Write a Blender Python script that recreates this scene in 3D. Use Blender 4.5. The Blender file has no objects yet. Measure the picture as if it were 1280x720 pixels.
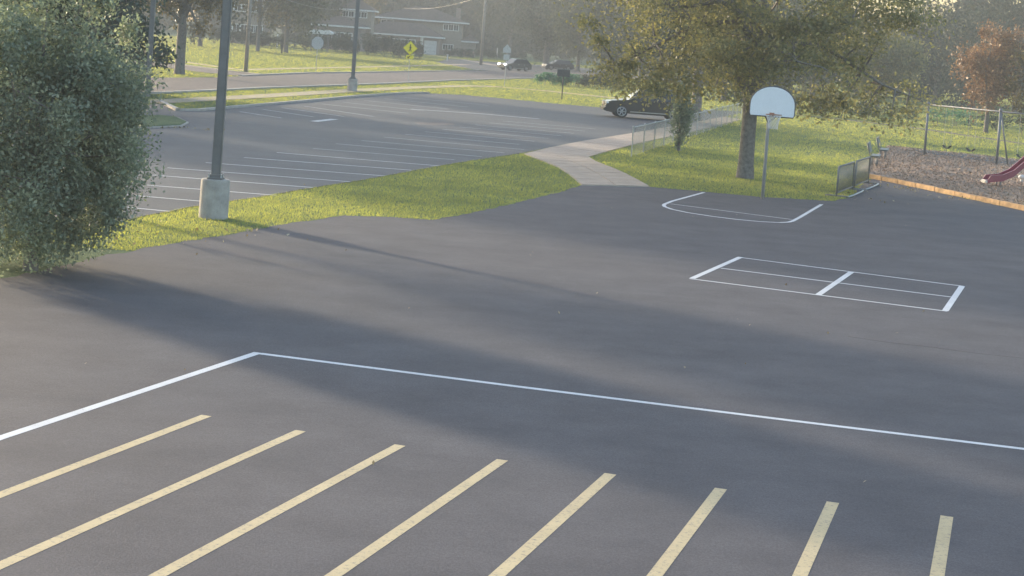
import bpy, bmesh, math, random
import numpy as np
from mathutils import Vector, Matrix
from mathutils.geometry import tessellate_polygon
random.seed(7)
SC = bpy.context.scene
COL = SC.collection
R = math.radians

# ------------------------------------------------------------------ camera
F = 2200.0            # focal length in photo pixels (1280 wide)
CAM_H = 4.1
PITCH = R(2.0)
ROLL = 0.072
PPY = 125.0           # height of the optical axis in the photo, pixels from the top
_fw = Vector((0, math.cos(PITCH), -math.sin(PITCH)))
_up0 = Vector((0, math.sin(PITCH), math.cos(PITCH)))
_rt0 = Vector((1, 0, 0))
_rt = math.cos(ROLL) * _rt0 + math.sin(ROLL) * _up0
_up = -math.sin(ROLL) * _rt0 + math.cos(ROLL) * _up0
cam_d = bpy.data.cameras.new('camera')
cam = bpy.data.objects.new('camera', cam_d)
COL.objects.link(cam)
cam.matrix_world = Matrix(((_rt.x, _up.x, -_fw.x, 0), (_rt.y, _up.y, -_fw.y, 0), (_rt.z, _up.z, -_fw.z, CAM_H), (0, 0, 0, 1)))
cam_d.sensor_fit = 'HORIZONTAL'
cam_d.sensor_width = 36
cam_d.lens = 36 * F / 1280
cam_d.shift_y = -(360 - PPY) / 1280
cam_d.clip_start = 0.1
cam_d.clip_end = 4000
SC.camera = cam

# ------------------------------------------------------------------ light
SUN_AZ = -45.0        # degrees clockwise from +Y (view direction): ahead on the left
SUN_EL = 10.0
w = bpy.data.worlds.new('World')
SC.world = w
w.use_nodes = True
nt = w.node_tree
bg = nt.nodes['Background']
sky = nt.nodes.new('ShaderNodeTexSky')
sky.sky_type = 'NISHITA'
sky.sun_disc = False
sky.sun_elevation = R(SUN_EL)
sky.sun_rotation = R(SUN_AZ % 360)
sky.dust_density = 2.0
nt.links.new(sky.outputs[0], bg.inputs[0])
bg.inputs[1].default_value = 0.15
sl = bpy.data.lights.new('sun', 'SUN')
sl.energy = 2.3
sl.angle = R(2.8)
sl.color = (1.0, 0.83, 0.60)
sun = bpy.data.objects.new('sun', sl)
COL.objects.link(sun)
_sd = Vector((math.sin(R(SUN_AZ)) * math.cos(R(SUN_EL)), math.cos(R(SUN_AZ)) * math.cos(R(SUN_EL)), math.sin(R(SUN_EL))))
sun.rotation_euler = _sd.to_track_quat('Z', 'Y').to_euler()
sun.location = (-60, 20, 60)
SC.view_settings.view_transform = 'Standard'
SC.view_settings.look = 'None'
SC.view_settings.gamma = 1
SC.view_settings.exposure = 2.14
SC.render.engine = 'CYCLES'
SC.cycles.use_denoising = True
SC.cycles.max_bounces = 12
SC.cycles.diffuse_bounces = 8
SC.cycles.transmission_bounces = 12
SC.cycles.transparent_max_bounces = 8

# ------------------------------------------------------------------ pixel <-> place
def ray(x, y):
    return _fw + ((x - 640) / F) * _rt + (-(y - PPY) / F) * _up
def G(x, y, z=0.0):
    d = ray(x, y)
    t = (z - CAM_H) / d.z
    return Vector((d.x * t, d.y * t, z))
def at_depth(x, y, Y):
    d = ray(x, y)
    t = Y / d.y
    return Vector((d.x * t, Y, CAM_H + d.z * t))
def ppm(p):
    return F / p.y

# ------------------------------------------------------------------ tagging and building helpers
def tag(o, label=None, cat=None, group=None, kind=None):
    if label: o['label'] = label
    if cat: o['category'] = cat
    if group: o['group'] = group
    if kind: o['kind'] = kind
    return o
def thing(name, loc, label, cat, group=None, rz=0.0):
    o = bpy.data.objects.new(name, None)
    o.empty_display_size = 0.2
    COL.objects.link(o)
    o.location = loc
    o.rotation_euler = (0, 0, rz)
    return tag(o, label, cat, group)
def link(name, me, parent=None, loc=None):
    o = bpy.data.objects.new(name, me)
    COL.objects.link(o)
    if parent: o.parent = parent
    if loc is not None: o.location = loc
    return o
def fin(name, bm, m, parent=None, smooth=False, bevel=0.0, recalc=True):
    if bevel:
        bmesh.ops.bevel(bm, geom=[e for e in bm.edges if e.calc_face_angle(0) > 0.5], offset=bevel, segments=2, affect='EDGES', clamp_overlap=True)
    if recalc: bmesh.ops.recalc_face_normals(bm, faces=bm.faces)
    me = bpy.data.meshes.new(name)
    bm.to_mesh(me); bm.free()
    me.materials.append(m)
    if smooth:
        for p in me.polygons: p.use_smooth = True
    return link(name, me, parent)
def bx(bm, c, s, rot=None):
    r = bmesh.ops.create_cube(bm, size=1)
    M = Matrix.Translation(Vector(c)) @ (rot.to_4x4() if rot else Matrix.Identity(4)) @ Matrix.Diagonal((s[0], s[1], s[2], 1))
    bmesh.ops.transform(bm, matrix=M, verts=r['verts'])
    return r['verts']
def tube(bm, pts, rad, n=8, cap=True):
    pts = [Vector(p) for p in pts]
    rads = rad if isinstance(rad, (list, tuple)) else [rad] * len(pts)
    rings = []
    for i, p in enumerate(pts):
        a = pts[max(i - 1, 0)]; b = pts[min(i + 1, len(pts) - 1)]
        t = (b - a).normalized()
        u = t.cross(Vector((0.31, 0.95, 0.05)))
        if u.length < 0.05: u = t.cross(Vector((1, 0, 0)))
        u.normalize(); v = t.cross(u)
        rings.append([bm.verts.new(p + rads[i] * (math.cos(2 * math.pi * k / n) * u + math.sin(2 * math.pi * k / n) * v)) for k in range(n)])
    for i in range(len(rings) - 1):
        for k in range(n):
            bm.faces.new((rings[i][k], rings[i][(k + 1) % n], rings[i + 1][(k + 1) % n], rings[i + 1][k]))
    if cap:
        bm.faces.new(rings[0][::-1]); bm.faces.new(rings[-1])
def prism(bm, pts, z0, z1):
    a = [bm.verts.new((p[0], p[1], z0)) for p in pts]
    b = [bm.verts.new((p[0], p[1], z1)) for p in pts]
    n = len(pts)
    for t in tessellate_polygon([[Vector((p[0], p[1], 0)) for p in pts]]):
        q = [pts[k] for k in t]
        if (q[1][0] - q[0][0]) * (q[2][1] - q[0][1]) - (q[1][1] - q[0][1]) * (q[2][0] - q[0][0]) < 0: t = t[::-1]
        bm.faces.new([b[k] for k in t]); bm.faces.new([a[k] for k in t[::-1]])
    for i in range(n):
        bm.faces.new((a[i], a[(i + 1) % n], b[(i + 1) % n], b[i]))
def profile(bm, pts, y0, y1, taper=1.0, ztop=None):
    """side outline (x, z) pushed across from y0 to y1"""
    a = [bm.verts.new((p[0], y0, p[1])) for p in pts]
    b = [bm.verts.new((p[0], y1, p[1])) for p in pts]
    n = len(pts)
    bm.faces.new(a); bm.faces.new(b[::-1])
    for i in range(n):
        bm.faces.new((b[i], b[(i + 1) % n], a[(i + 1) % n], a[i]))
def np_mesh(name, verts, nside, m):
    nv = len(verts); nf = nv // nside
    me = bpy.data.meshes.new(name)
    me.vertices.add(nv); me.loops.add(nv); me.polygons.add(nf)
    me.vertices.foreach_set('co', np.ascontiguousarray(verts, dtype=np.float32).ravel())
    me.loops.foreach_set('vertex_index', np.arange(nv, dtype=np.int32))
    me.polygons.foreach_set('loop_start', np.arange(0, nv, nside, dtype=np.int32))
    me.polygons.foreach_set('loop_total', np.full(nf, nside, dtype=np.int32))
    me.update(calc_edges=True)
    me.materials.append(m)
    return me

# ------------------------------------------------------------------ materials
class MT:
    def __init__(s, name):
        s.m = bpy.data.materials.new(name); s.m.use_nodes = True
        s.t = s.m.node_tree; s.b = s.t.nodes['Principled BSDF']; s.out = s.t.nodes['Material Output']
    def n(s, typ, **kw):
        x = s.t.nodes.new(typ)
        for k, v in kw.items():
            setattr(x, k, v)
        return x
    def l(s, a, b): s.t.links.new(a, b)
    def noise(s, scale, detail=4, rough=0.6, vec=None):
        x = s.n('ShaderNodeTexNoise'); x.inputs['Scale'].default_value = scale; x.inputs['Detail'].default_value = detail; x.inputs['Roughness'].default_value = rough
        s.l(vec or s.coord(), x.inputs['Vector'])
        return x.outputs['Fac']
    def coord(s):
        if not hasattr(s, 'tc'): s.tc = s.n('ShaderNodeTexCoord')
        return s.tc.outputs['Object']
    def mapping(s, scale, rot=(0, 0, 0)):
        x = s.n('ShaderNodeMapping'); x.inputs['Scale'].default_value = scale; x.inputs['Rotation'].default_value = rot
        s.l(s.coord(), x.inputs['Vector']); return x.outputs[0]
    def ramp(s, fac, stops):
        x = s.n('ShaderNodeValToRGB'); e = x.color_ramp.elements
        while len(e) < len(stops): e.new(0.5)
        for k, (p, c) in enumerate(stops):
            e[k].position = p; e[k].color = (*c, 1)
        s.l(fac, x.inputs[0]); return x.outputs[0]
    def mix(s, a, b, fac, mode='MIX'):
        x = s.n('ShaderNodeMix', data_type='RGBA', blend_type=mode)
        for i, v in ((6, a), (7, b)):
            if isinstance(v, tuple): x.inputs[i].default_value = (*v, 1)
            else: s.l(v, x.inputs[i])
        if isinstance(fac, (int, float)): x.inputs[0].default_value = fac
        else: s.l(fac, x.inputs[0])
        return x.outputs[2]
    def bump(s, h, strength=0.3, dist=0.02):
        x = s.n('ShaderNodeBump'); x.inputs['Strength'].default_value = strength; x.inputs['Distance'].default_value = dist
        s.l(h, x.inputs['Height']); s.l(x.outputs[0], s.b.inputs['Normal'])
    def col(s, c): s.l(c, s.b.inputs['Base Color'])

def plain(name, c, rough=0.6, metal=0.0, var=0.25, scale=6.0, bump=0.0, spec=0.5):
    t = MT(name)
    f = t.noise(scale, 5)
    lo = tuple(v * (1 - var) for v in c); hi = tuple(min(1, v * (1 + var)) for v in c)
    t.col(t.ramp(f, [(0.3, lo), (0.7, hi)]))
    t.b.inputs['Roughness'].default_value = rough; t.b.inputs['Metallic'].default_value = metal
    t.b.inputs['Specular IOR Level'].default_value = spec
    if bump: t.bump(t.noise(scale * 8, 3), bump, 0.01)
    return t.m

def asphalt(name, base, warm, rough, spec, streak=0.0):
    t = MT(name)
    big = t.noise(0.06, 5, 0.55)
    c = t.ramp(big, [(0.32, base), (0.7, warm)])
    mid = t.noise(0.9, 6, 0.65)
    c = t.mix(c, t.ramp(mid, [(0.3, (0.78, 0.78, 0.8)), (0.7, (1.18, 1.17, 1.15))]), 1.0, 'MULTIPLY')
    fine = t.noise(55, 2, 0.7)
    c = t.mix(c, t.ramp(fine, [(0.35, (0.7, 0.7, 0.7)), (0.68, (1.35, 1.35, 1.35))]), 0.7, 'MULTIPLY')
    sm = t.noise(1.0, 4, 0.6, t.mapping((0.05, 0.6, 1), (0, 0, -0.25)))
    c = t.mix(c, t.ramp(sm, [(0.35, (0.82, 0.84, 0.88)), (0.7, (1.14, 1.12, 1.1))]), 0.5 + streak, 'MULTIPLY')
    t.col(c)
    t.b.inputs['Roughness'].default_value = rough
    t.b.inputs['Specular IOR Level'].default_value = spec
    t.bump(fine, 0.5, 0.006)
    return t.m
M_ASPH = asphalt('playground_asphalt', (0.072, 0.071, 0.084), (0.083, 0.078, 0.086), 0.85, 0.28)
M_LOT = asphalt('lot_asphalt', (0.054, 0.063, 0.076), (0.066, 0.072, 0.081), 0.75, 0.35, 0.3)
M_STREET = asphalt('street_asphalt', (0.145, 0.128, 0.122), (0.18, 0.155, 0.147), 0.9, 0.2)

def foliage(name, c1, c2, c3, trans=0.35, rough=0.5, spec=0.3, tint=(1.5, 1.55, 0.8)):
    t = MT(name)
    g = t.n('ShaderNodeNewGeometry')
    c = t.ramp(g.outputs['Random Per Island'], [(0.0, c1), (0.55, c2), (1.0, c3)])
    cl = t.noise(0.55, 3)
    c = t.mix(c, t.ramp(cl, [(0.3, (0.72, 0.74, 0.78)), (0.7, (1.25, 1.22, 1.1))]), 1.0, 'MULTIPLY')
    t.col(c)
    t.b.inputs['Roughness'].default_value = rough
    t.b.inputs['Specular IOR Level'].default_value = spec
    tr = t.n('ShaderNodeBsdfTranslucent')
    hs = t.mix(c, tint, 1.0, 'MULTIPLY')
    t.l(hs, tr.inputs['Color'])
    mx = t.n('ShaderNodeMixShader'); mx.inputs[0].default_value = trans
    t.l(t.b.outputs[0], mx.inputs[1]); t.l(tr.outputs[0], mx.inputs[2]); t.l(mx.outputs[0], t.out.inputs['Surface'])
    return t.m
M_LEAF_NEAR = foliage('shrub_leaf', (0.15, 0.18, 0.14), (0.22, 0.25, 0.195), (0.33, 0.355, 0.28), 0.42, 0.55, 0.3, (1.2, 1.3, 1.0))
M_LEAF_BIG = foliage('maple_leaf', (0.155, 0.16, 0.10), (0.23, 0.22, 0.13), (0.35, 0.31, 0.16), 0.42, 0.5, 0.3, (1.4, 1.42, 0.9))
M_LEAF_DARK = foliage('dark_leaf', (0.045, 0.062, 0.055), (0.065, 0.085, 0.07), (0.10, 0.115, 0.09), 0.06, 0.7, 0.1)
M_LEAF_CONIFER = foliage('conifer_needle', (0.028, 0.052, 0.046), (0.045, 0.075, 0.062), (0.07, 0.10, 0.08), 0.15)
M_LEAF_MID = foliage('mid_leaf', (0.065, 0.08, 0.06), (0.09, 0.105, 0.075), (0.14, 0.145, 0.10), 0.10, 0.7, 0.1)
M_LEAF_BROWN = foliage('browning_leaf', (0.075, 0.07, 0.045), (0.12, 0.10, 0.06), (0.2, 0.15, 0.08), 0.3)
M_LEAF_RUST = foliage('rust_leaf', (0.16, 0.10, 0.068), (0.23, 0.145, 0.09), (0.32, 0.215, 0.125), 0.25, 0.5, 0.3, (1.3, 1.15, 0.9))
M_LEAF_TEAL = foliage('teal_leaf', (0.06, 0.16, 0.12), (0.09, 0.22, 0.16), (0.14, 0.30, 0.2), 0.25)
M_LITTER = foliage('dead_leaf', (0.16, 0.11, 0.06), (0.28, 0.21, 0.13), (0.45, 0.38, 0.27), 0.1)
M_BLADE = foliage('grass_blade', (0.125, 0.18, 0.115), (0.155, 0.205, 0.138), (0.205, 0.24, 0.165), 0.64, 0.6, 0.3, (2.9, 2.35, 0.62))
M_BARK = plain('bark', (0.16, 0.145, 0.135), 0.9, 0, 0.4, 9, 0.8)

def ground_mat():
    t = MT('lawn_ground')
    a = t.noise(0.15, 5); b = t.noise(3.0, 5); c3 = t.noise(28, 4)
    c = t.ramp(a, [(0.3, (0.08, 0.13, 0.075)), (0.7, (0.125, 0.17, 0.095))])
    c = t.mix(c, t.ramp(b, [(0.3, (0.75, 0.8, 0.8)), (0.7, (1.25, 1.2, 1.1))]), 1.0, 'MULTIPLY')
    c = t.mix(c, t.ramp(c3, [(0.3, (0.65, 0.65, 0.65)), (0.7, (1.3, 1.3, 1.3))]), 1.0, 'MULTIPLY')
    t.col(c); t.b.inputs['Roughness'].default_value = 0.95; t.b.inputs['Specular IOR Level'].default_value = 0.1
    t.bump(c3, 1.0, 0.06)
    return t.m
M_GROUND = ground_mat()
def mulch_mat():
    t = MT('wood_mulch')
    a = t.noise(0.35, 4); b = t.noise(9, 6, 0.7); c3 = t.noise(40, 4)
    c = t.ramp(a, [(0.3, (0.27, 0.205, 0.165)), (0.7, (0.40, 0.30, 0.235))])
    c = t.mix(c, t.ramp(b, [(0.3, (0.7, 0.7, 0.72)), (0.7, (1.3, 1.28, 1.22))]), 1.0, 'MULTIPLY')
    t.col(c); t.b.inputs['Roughness'].default_value = 0.95; t.b.inputs['Specular IOR Level'].default_value = 0.1
    t.bump(c3, 1.0, 0.06)
    return t.m
M_MULCH = mulch_mat()
def paint_mat(name, c, wear):
    t = MT(name)
    f = t.noise(26, 6, 0.75); g = t.noise(1.6, 4)
    cc = t.ramp(g, [(0.3, tuple(v * 0.82 for v in c)), (0.7, c)])
    cc = t.mix(cc, (0.12, 0.12, 0.125), t.ramp(f, [(wear, (0.75, 0.75, 0.75)), (wear + 0.13, (0, 0, 0))]))
    t.col(cc); t.b.inputs['Roughness'].default_value = 0.7
    t.bump(f, 0.3, 0.003)
    return t.m
M_WHITE = paint_mat('white_line_paint', (0.62, 0.625, 0.645), 0.30)
M_WORN_STREAK = paint_mat('worn_paint_and_streak', (0.5, 0.51, 0.52), 0.34)  # worn stall paint, also the colour of the painted light streak
M_YELLOW = paint_mat('yellow_line_paint', (0.52, 0.41, 0.235), 0.34)
M_CONC = plain('concrete', (0.36, 0.335, 0.31), 0.9, 0, 0.22, 4, 0.4)
M_WALK = plain('sidewalk_concrete', (0.36, 0.285, 0.23), 0.9, 0, 0.18, 1.5, 0.3)
M_KERB = plain('kerb_concrete', (0.38, 0.35, 0.32), 0.9, 0, 0.2, 3, 0.3)
M_POLE = plain('bronze_pole_paint', (0.15, 0.145, 0.145), 0.5, 0.0, 0.15, 5)
M_GALV = plain('galvanised_steel', (0.42, 0.43, 0.44), 0.45, 0.6, 0.2, 12)
M_SWING = plain('swing_steel', (0.17, 0.18, 0.2), 0.55, 0.3, 0.15, 10)
M_GREYP = plain('grey_rack_paint', (0.16, 0.165, 0.175), 0.5, 0.2, 0.2, 10)
M_STEEL = plain('dark_steel', (0.07, 0.07, 0.075), 0.5, 0.5, 0.2, 10)
M_BOARD = plain('backboard_white', (0.74, 0.76, 0.79), 0.45, 0, 0.03, 3)
M_RIM = plain('rim_paint', (0.34, 0.16, 0.10), 0.5, 0.2, 0.2, 10)
M_NET = plain('net_cord', (0.6, 0.6, 0.6), 0.9, 0, 0.1, 20)
M_BENCH = plain('bench_coating', (0.12, 0.14, 0.14), 0.55, 0, 0.2, 10)
M_TIMBER = plain('border_timber', (0.47, 0.295, 0.15), 0.85, 0, 0.3, 5, 0.5)
M_SLIDE = plain('maroon_plastic', (0.23, 0.045, 0.075), 0.35, 0, 0.15, 2)
M_PALE = plain('pale_plastic', (0.62, 0.6, 0.58), 0.5, 0, 0.08, 4)
M_RUBBER = plain('black_rubber', (0.03, 0.03, 0.032), 0.8, 0, 0.2, 10)
M_SIGNY = plain('sign_yellow', (0.85, 0.72, 0.03), 0.4, 0, 0.03, 3)
M_BLACK = plain('sign_black', (0.015, 0.015, 0.015), 0.5, 0, 0.05, 3)
M_SIGNBACK = plain('sign_back_aluminium', (0.45, 0.46, 0.47), 0.5, 0.3, 0.1, 4)
M_WOODPOLE = plain('utility_pole_wood', (0.33, 0.29, 0.25), 0.9, 0, 0.25, 4, 0.4)
M_ROOF = plain('roof_shingle', (0.12, 0.09, 0.075), 0.9, 0, 0.25, 1.5, 0.5)
M_SIDING = plain('beige_siding', (0.28, 0.235, 0.19), 0.85, 0, 0.1, 0.8)
M_BRICKW = plain('tan_brick_wall', (0.27, 0.215, 0.185), 0.9, 0, 0.2, 4, 0.3)
M_FASCIA = plain('white_trim', (0.72, 0.72, 0.71), 0.6, 0, 0.05, 2)
M_GDOOR = plain('garage_door_white', (0.62, 0.61, 0.59), 0.6, 0, 0.06, 2)
M_WIN = plain('house_window_glass', (0.035, 0.04, 0.045), 0.1, 0, 0.1, 2)
M_CARBLK = plain('black_car_paint', (0.03, 0.032, 0.037), 0.25, 0.3, 0.06, 2)
M_CARGRY = plain('grey_car_paint', (0.12, 0.13, 0.14), 0.25, 0.5, 0.06, 2)
M_CARNVY = plain('navy_car_paint', (0.035, 0.045, 0.07), 0.25, 0.3, 0.06, 2)
M_GLASS = plain('car_glass', (0.03, 0.035, 0.04), 0.06, 0, 0.05, 2)
M_CHROME = plain('wheel_alloy', (0.36, 0.37, 0.38), 0.3, 0.8, 0.1, 8)
M_LENS = plain('lamp_lens', (0.75, 0.75, 0.72), 0.15, 0, 0.03, 5)
M_RED = plain('tail_lens', (0.35, 0.02, 0.02), 0.2, 0, 0.05, 5)
_t = MT('headlight_on'); _t.b.inputs['Base Color'].default_value = (0.9, 0.9, 0.85, 1)
_t.b.inputs['Emission Color'].default_value = (1, 0.96, 0.88, 1); _t.b.inputs['Emission Strength'].default_value = 6.0
_t.l(_t.ramp(_t.noise(20), [(0.3, (0.85, 0.85, 0.8)), (0.7, (0.95, 0.95, 0.9))]), _t.b.inputs['Base Color'])
M_HEADON = _t.m

# ------------------------------------------------------------------ ground, roads, paths
bm = bmesh.new(); prism(bm, [(-700, -60), (700, -60), (700, 1100), (-700, 1100)], -0.4, 0.0)
tag(fin('ground', bm, M_GROUND), kind='structure')

def rough_edge(pts, amp=0.05, step=0.3):
    out = []
    n = len(pts)
    for i in range(n):
        a, b = pts[i], pts[(i + 1) % n]
        L = (b - a).length
        k = max(1, min(60, int(L / step)))
        nrm = Vector((-(b - a).y, (b - a).x, 0)).normalized() if L > 0 else Vector((0, 0, 0))
        for j in range(k):
            p = a.lerp(b, j / k)
            if j: p = p + nrm * random.uniform(-amp, amp)
            out.append(p)
    return out
ASPH_PX = [(-120, 372), (0, 349), (60, 336), (110, 324), (200, 308), (300, 291), (365, 279), (430, 270), (490, 272), (540, 275.5), (590, 267), (650, 253), (700, 241), (727, 232),
           (812, 234), (880, 240), (953, 247), (1010, 250), (1042, 252), (1066, 246), (1082, 226), (1090, 223), (1150, 236), (1215, 250), (1290, 266), (1420, 300)]
ASPH = [G(*p) for p in ASPH_PX] + [Vector((30, 6, 0)), Vector((30, -20, 0)), Vector((-40, -20, 0)), Vector((-30, 22, 0))]
LOT_PX = [(40, 300), (150, 277), (240, 259), (330, 246), (345, 243), (392, 235), (438, 228), (482, 220.5), (520, 213), (560, 206), (610, 198), (652, 192), (720, 178.5), (790, 167), (860, 155), (905, 146.5),
          (930, 140), (880, 137.5), (820, 138), (755, 135), (690, 129.5), (640, 124.5), (580, 119), (535, 117), (500, 117.5), (440, 121.5), (380, 127), (300, 134), (250, 138.5), (222, 138), (205, 130), (150, 131), (60, 140)]
LOT = [G(*p) for p in LOT_PX] + [Vector((-60, 75, 0)), Vector((-40, 38, 0))]
STREET_PX = [(900, 106), (760, 98), (700, 97.5), (640, 98.5), (560, 101), (480, 105), (400, 108), (330, 110.5), (260, 114), (190, 117), (60, 119), (-80, 122),
             (-80, 104), (60, 100), (190, 97.5), (270, 97), (300, 95.5), (380, 92), (460, 91), (540, 89.5), (600, 88.5), (640, 88.5), (700, 90.5), (760, 92), (900, 99)]
STREET = [G(*p) for p in STREET_PX]
BACKROAD_PX = [(598, 88.2), (545, 78), (560, 74), (600, 76.5), (640, 79), (680, 81.5), (740, 86), (790, 91), (786, 94), (730, 91.5), (660, 89.2)]
BACKROAD = [G(*p) for p in BACKROAD_PX]
SIDEROAD_PX = [(-60, 74), (60, 73.5), (150, 74.5), (220, 81), (290, 90), (330, 94.5), (300, 95.2), (255, 91), (200, 84), (150, 79), (60, 80), (-60, 82)]
SIDEROAD = [G(*p) for p in SIDEROAD_PX]
def sheet(name, pts, z0, z1, m, amp=0.05):
    bm = bmesh.new(); prism(bm, rough_edge(pts, amp) if amp else pts, z0, z1)
    return tag(fin(name, bm, m), kind='structure')
playground = sheet('playground_asphalt', ASPH, -0.2, 0.012, M_ASPH, 0.09)
lot = sheet('parking_lot', LOT, -0.2, 0.016, M_LOT, 0.04)
street = sheet('street', STREET, -0.2, 0.020, M_STREET, 0)
backroad = sheet('cross_street', BACKROAD, -0.2, 0.026, M_LOT, 0)
sideroad = sheet('side_street', SIDEROAD, -0.2, 0.024, M_STREET, 0)

def strip(name, px, wid, z0, z1, m, parent=None, kind='structure'):
    """a straight-sided band of even real width following ground points"""
    P = [G(*p) if not isinstance(p, Vector) else p for p in px]
    L, Rr = [], []
    for i, p in enumerate(P):
        a = P[max(i - 1, 0)]; b = P[min(i + 1, len(P) - 1)]
        t = (b - a).normalized(); n = Vector((-t.y, t.x, 0)) * wid / 2
        if 0 < i < len(P) - 1:
            t1 = (p - a).normalized(); c = max(0.45, t1.dot(t)); n = n / c
        L.append(p + n); Rr.append(p - n)
    bm = bmesh.new()
    pts = L + Rr[::-1]
    k = len(L)
    lo = [bm.verts.new((p.x, p.y, z0)) for p in pts]; hi = [bm.verts.new((p.x, p.y, z1)) for p in pts]
    for i in range(k - 1):
        j = 2 * k - 1 - i
        bm.faces.new((hi[i], hi[i + 1], hi[j - 1], hi[j]))
        bm.faces.new((lo[i], lo[i + 1], hi[i + 1], hi[i]))
        bm.faces.new((lo[j], lo[j - 1], hi[j - 1], hi[j]))
    bm.faces.new((lo[0], hi[0], hi[-1], lo[-1])); bm.faces.new((lo[k - 1], hi[k - 1], hi[k], lo[k]))
    o = fin(name, bm, m, parent)
    if kind and not parent: o['kind'] = kind
    return o
# verge sidewalk along the street, kerbs
sidewalk = strip('sidewalk', [(120, 128), (200, 127.3), (260, 124), (320, 121), (440, 113.5), (520, 109.5), (580, 107.6), (620, 108.5), (680, 113.5), (756, 121.5), (830, 129)], 1.5, -0.1, 0.03, M_WALK)
strip('kerb', [(-80, 122.3), (60, 119.3), (190, 117.3), (260, 114.3), (330, 110.8), (400, 108.3), (480, 105.3), (560, 101.3), (640, 98.8), (700, 97.8), (760, 98.3)], 0.3, -0.1, 0.10, M_KERB)
strip('kerb', [(300, 95.3), (380, 91.8), (460, 90.8), (540, 89.3), (597, 88.4)], 0.3, -0.1, 0.10, M_KERB)
strip('kerb', [(60, 73.3), (150, 74.3), (220, 80.8), (290, 89.8), (328, 94.2)], 0.3, -0.1, 0.10, M_KERB)
strip('far_sidewalk', [(150, 69.5), (230, 77.5), (300, 87.5), (360, 86), (440, 84.3), (520, 82.3), (585, 80.8)], 1.3, -0.1, 0.03, M_WALK)
strip('driveway_walk', [(535, 68.5), (575, 74), (620, 82), (640, 84)], 1.8, -0.1, 0.03, M_WALK)
strip('kerb', [(200, 128.6), (206, 131.6), (222, 139), (250, 139.2), (300, 134.8), (380, 127.6), (440, 122), (500, 117.6), (535, 116.9)], 0.2, -0.1, 0.12, M_KERB)
strip('field_path', [(975, 142.5), (1050, 149), (1150, 161), (1280, 180), (1400, 198)], 1.0, -0.1, 0.03, M_LOT)
# island in the lot, left
ISL = [G(*p) for p in [(120, 148), (200, 146), (222, 148.5), (236, 155), (228, 159), (200, 160.5), (120, 163)]]
bm = bmesh.new(); prism(bm, ISL, -0.1, 0.07)
isl = tag(fin('kerb_island', bm, M_KERB), kind='structure')
bm = bmesh.new()
c0 = sum(ISL, Vector()) / len(ISL); prism(bm, [c0 + (p - c0) * 0.93 for p in ISL], 0.0, 0.10)
fin('island_turf', bm, M_GROUND, isl)

# concrete path as separate slabs
path_rows = [((727, 232), (812, 234)), ((719, 225), (797, 225.5)), ((709, 217), (780, 217)), ((697, 209.5), (763, 209.5)), ((680, 202.5), (746, 203)), ((655, 193), (736, 197)),
             ((690, 184.5), (754, 191.5)), ((724, 177.8), (780, 184.5)), ((758, 172.3), (808, 177.5)), ((792, 166.8), (838, 171)), ((826, 161), (865, 165)), ((862, 155), (892, 158.6)), ((905, 146.5), (926, 149.5))]
bm = bmesh.new()
prism(bm, [G(*a) for a, b in path_rows] + [G(*b) for a, b in path_rows[::-1]], -0.2, 0.018)
path = tag(fin('concrete_path', bm, M_KERB), kind='structure')
for (a0, b0), (a1, b1) in zip(path_rows[:-1], path_rows[1:]):
    A0, B0, A1, B1 = G(*a0), G(*b0), G(*a1), G(*b1)
    for h in (0, 1):
        q = [A0.lerp(B0, h / 2), A0.lerp(B0, (h + 1) / 2), A1.lerp(B1, (h + 1) / 2), A1.lerp(B1, h / 2)]
        c = sum(q, Vector()) / 4
        q = [p + (c - p).normalized() * min(0.03, (c - p).length * 0.1) for p in q]
        bm = bmesh.new(); prism(bm, q, 0.0, 0.034 + random.uniform(0, 0.006))
        fin('paving_slab', bm, M_WALK, path)

# ------------------------------------------------------------------ painted lines
ZP = 0.0138
def pline(name, px, wid, m, parent, z=ZP):
    return strip(name, px, wid, z - 0.001, z, m, parent)
YEL = [((258, 521), (0, 620.5)), ((376, 540), (0, 709)), ((500, 558), (200, 720)), ((628, 576.5), (419, 720)), ((763, 594), (623, 720)), ((901, 612.5), (819.5, 720)), ((1041, 629.5), (1000.5, 720)), ((1183.5, 647), (1171.5, 720))]
for a, b in YEL:
    A, B = G(*a), G(*b)
    d = (B - A).normalized()
    pline('yellow_line', [A, A + d * 8.5], 0.115, M_YELLOW, playground)
# next line of the row continues just outside the picture
pline('white_line', [(322.5, 442), (0, 549), (-60, 570)], 0.11, M_WHITE, playground)
pline('white_line', [(326, 443.3), (640, 483.6), (990, 527.2), (1300, 565)], 0.10, M_WHITE, playground)
for px, wd in (([(925.5, 322.2), (865, 349)], 0.11), ([(1064, 341), (1023, 369.3)], 0.11), ([(1202.5, 358.5), (1181.5, 389.5)], 0.11)):
    pline('court_line', px, wd, M_WHITE, playground, ZP + 0.0012)
for px in ([(923, 322.3), (1204, 358.6)], [(901, 336), (1190, 372.2)], [(862, 349.2), (1184, 390)]):
    pline('court_line', px, 0.07, M_WHITE, playground)
pline('key_line', [(880, 241), (840, 252), (831, 255.6), (829.5, 257), (831, 259), (840, 262.2), (860, 266.4), (890, 271), (920, 274.8), (950, 277.6), (975, 278.8), (986, 278.2), (991, 276.8), (1000, 272), (1027, 256)], 0.10, M_WHITE, playground)
pline('key_line', [(838, 255.4), (900, 263.4), (990, 275)], 0.055, M_WHITE, playground, ZP + 0.0012)
# asphalt seam on the right
pline('asphalt_seam', [(1060, 421.5), (1110, 429), (1165, 435), (1220, 442.5), (1290, 450)], 0.02, M_RUBBER, playground)
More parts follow.
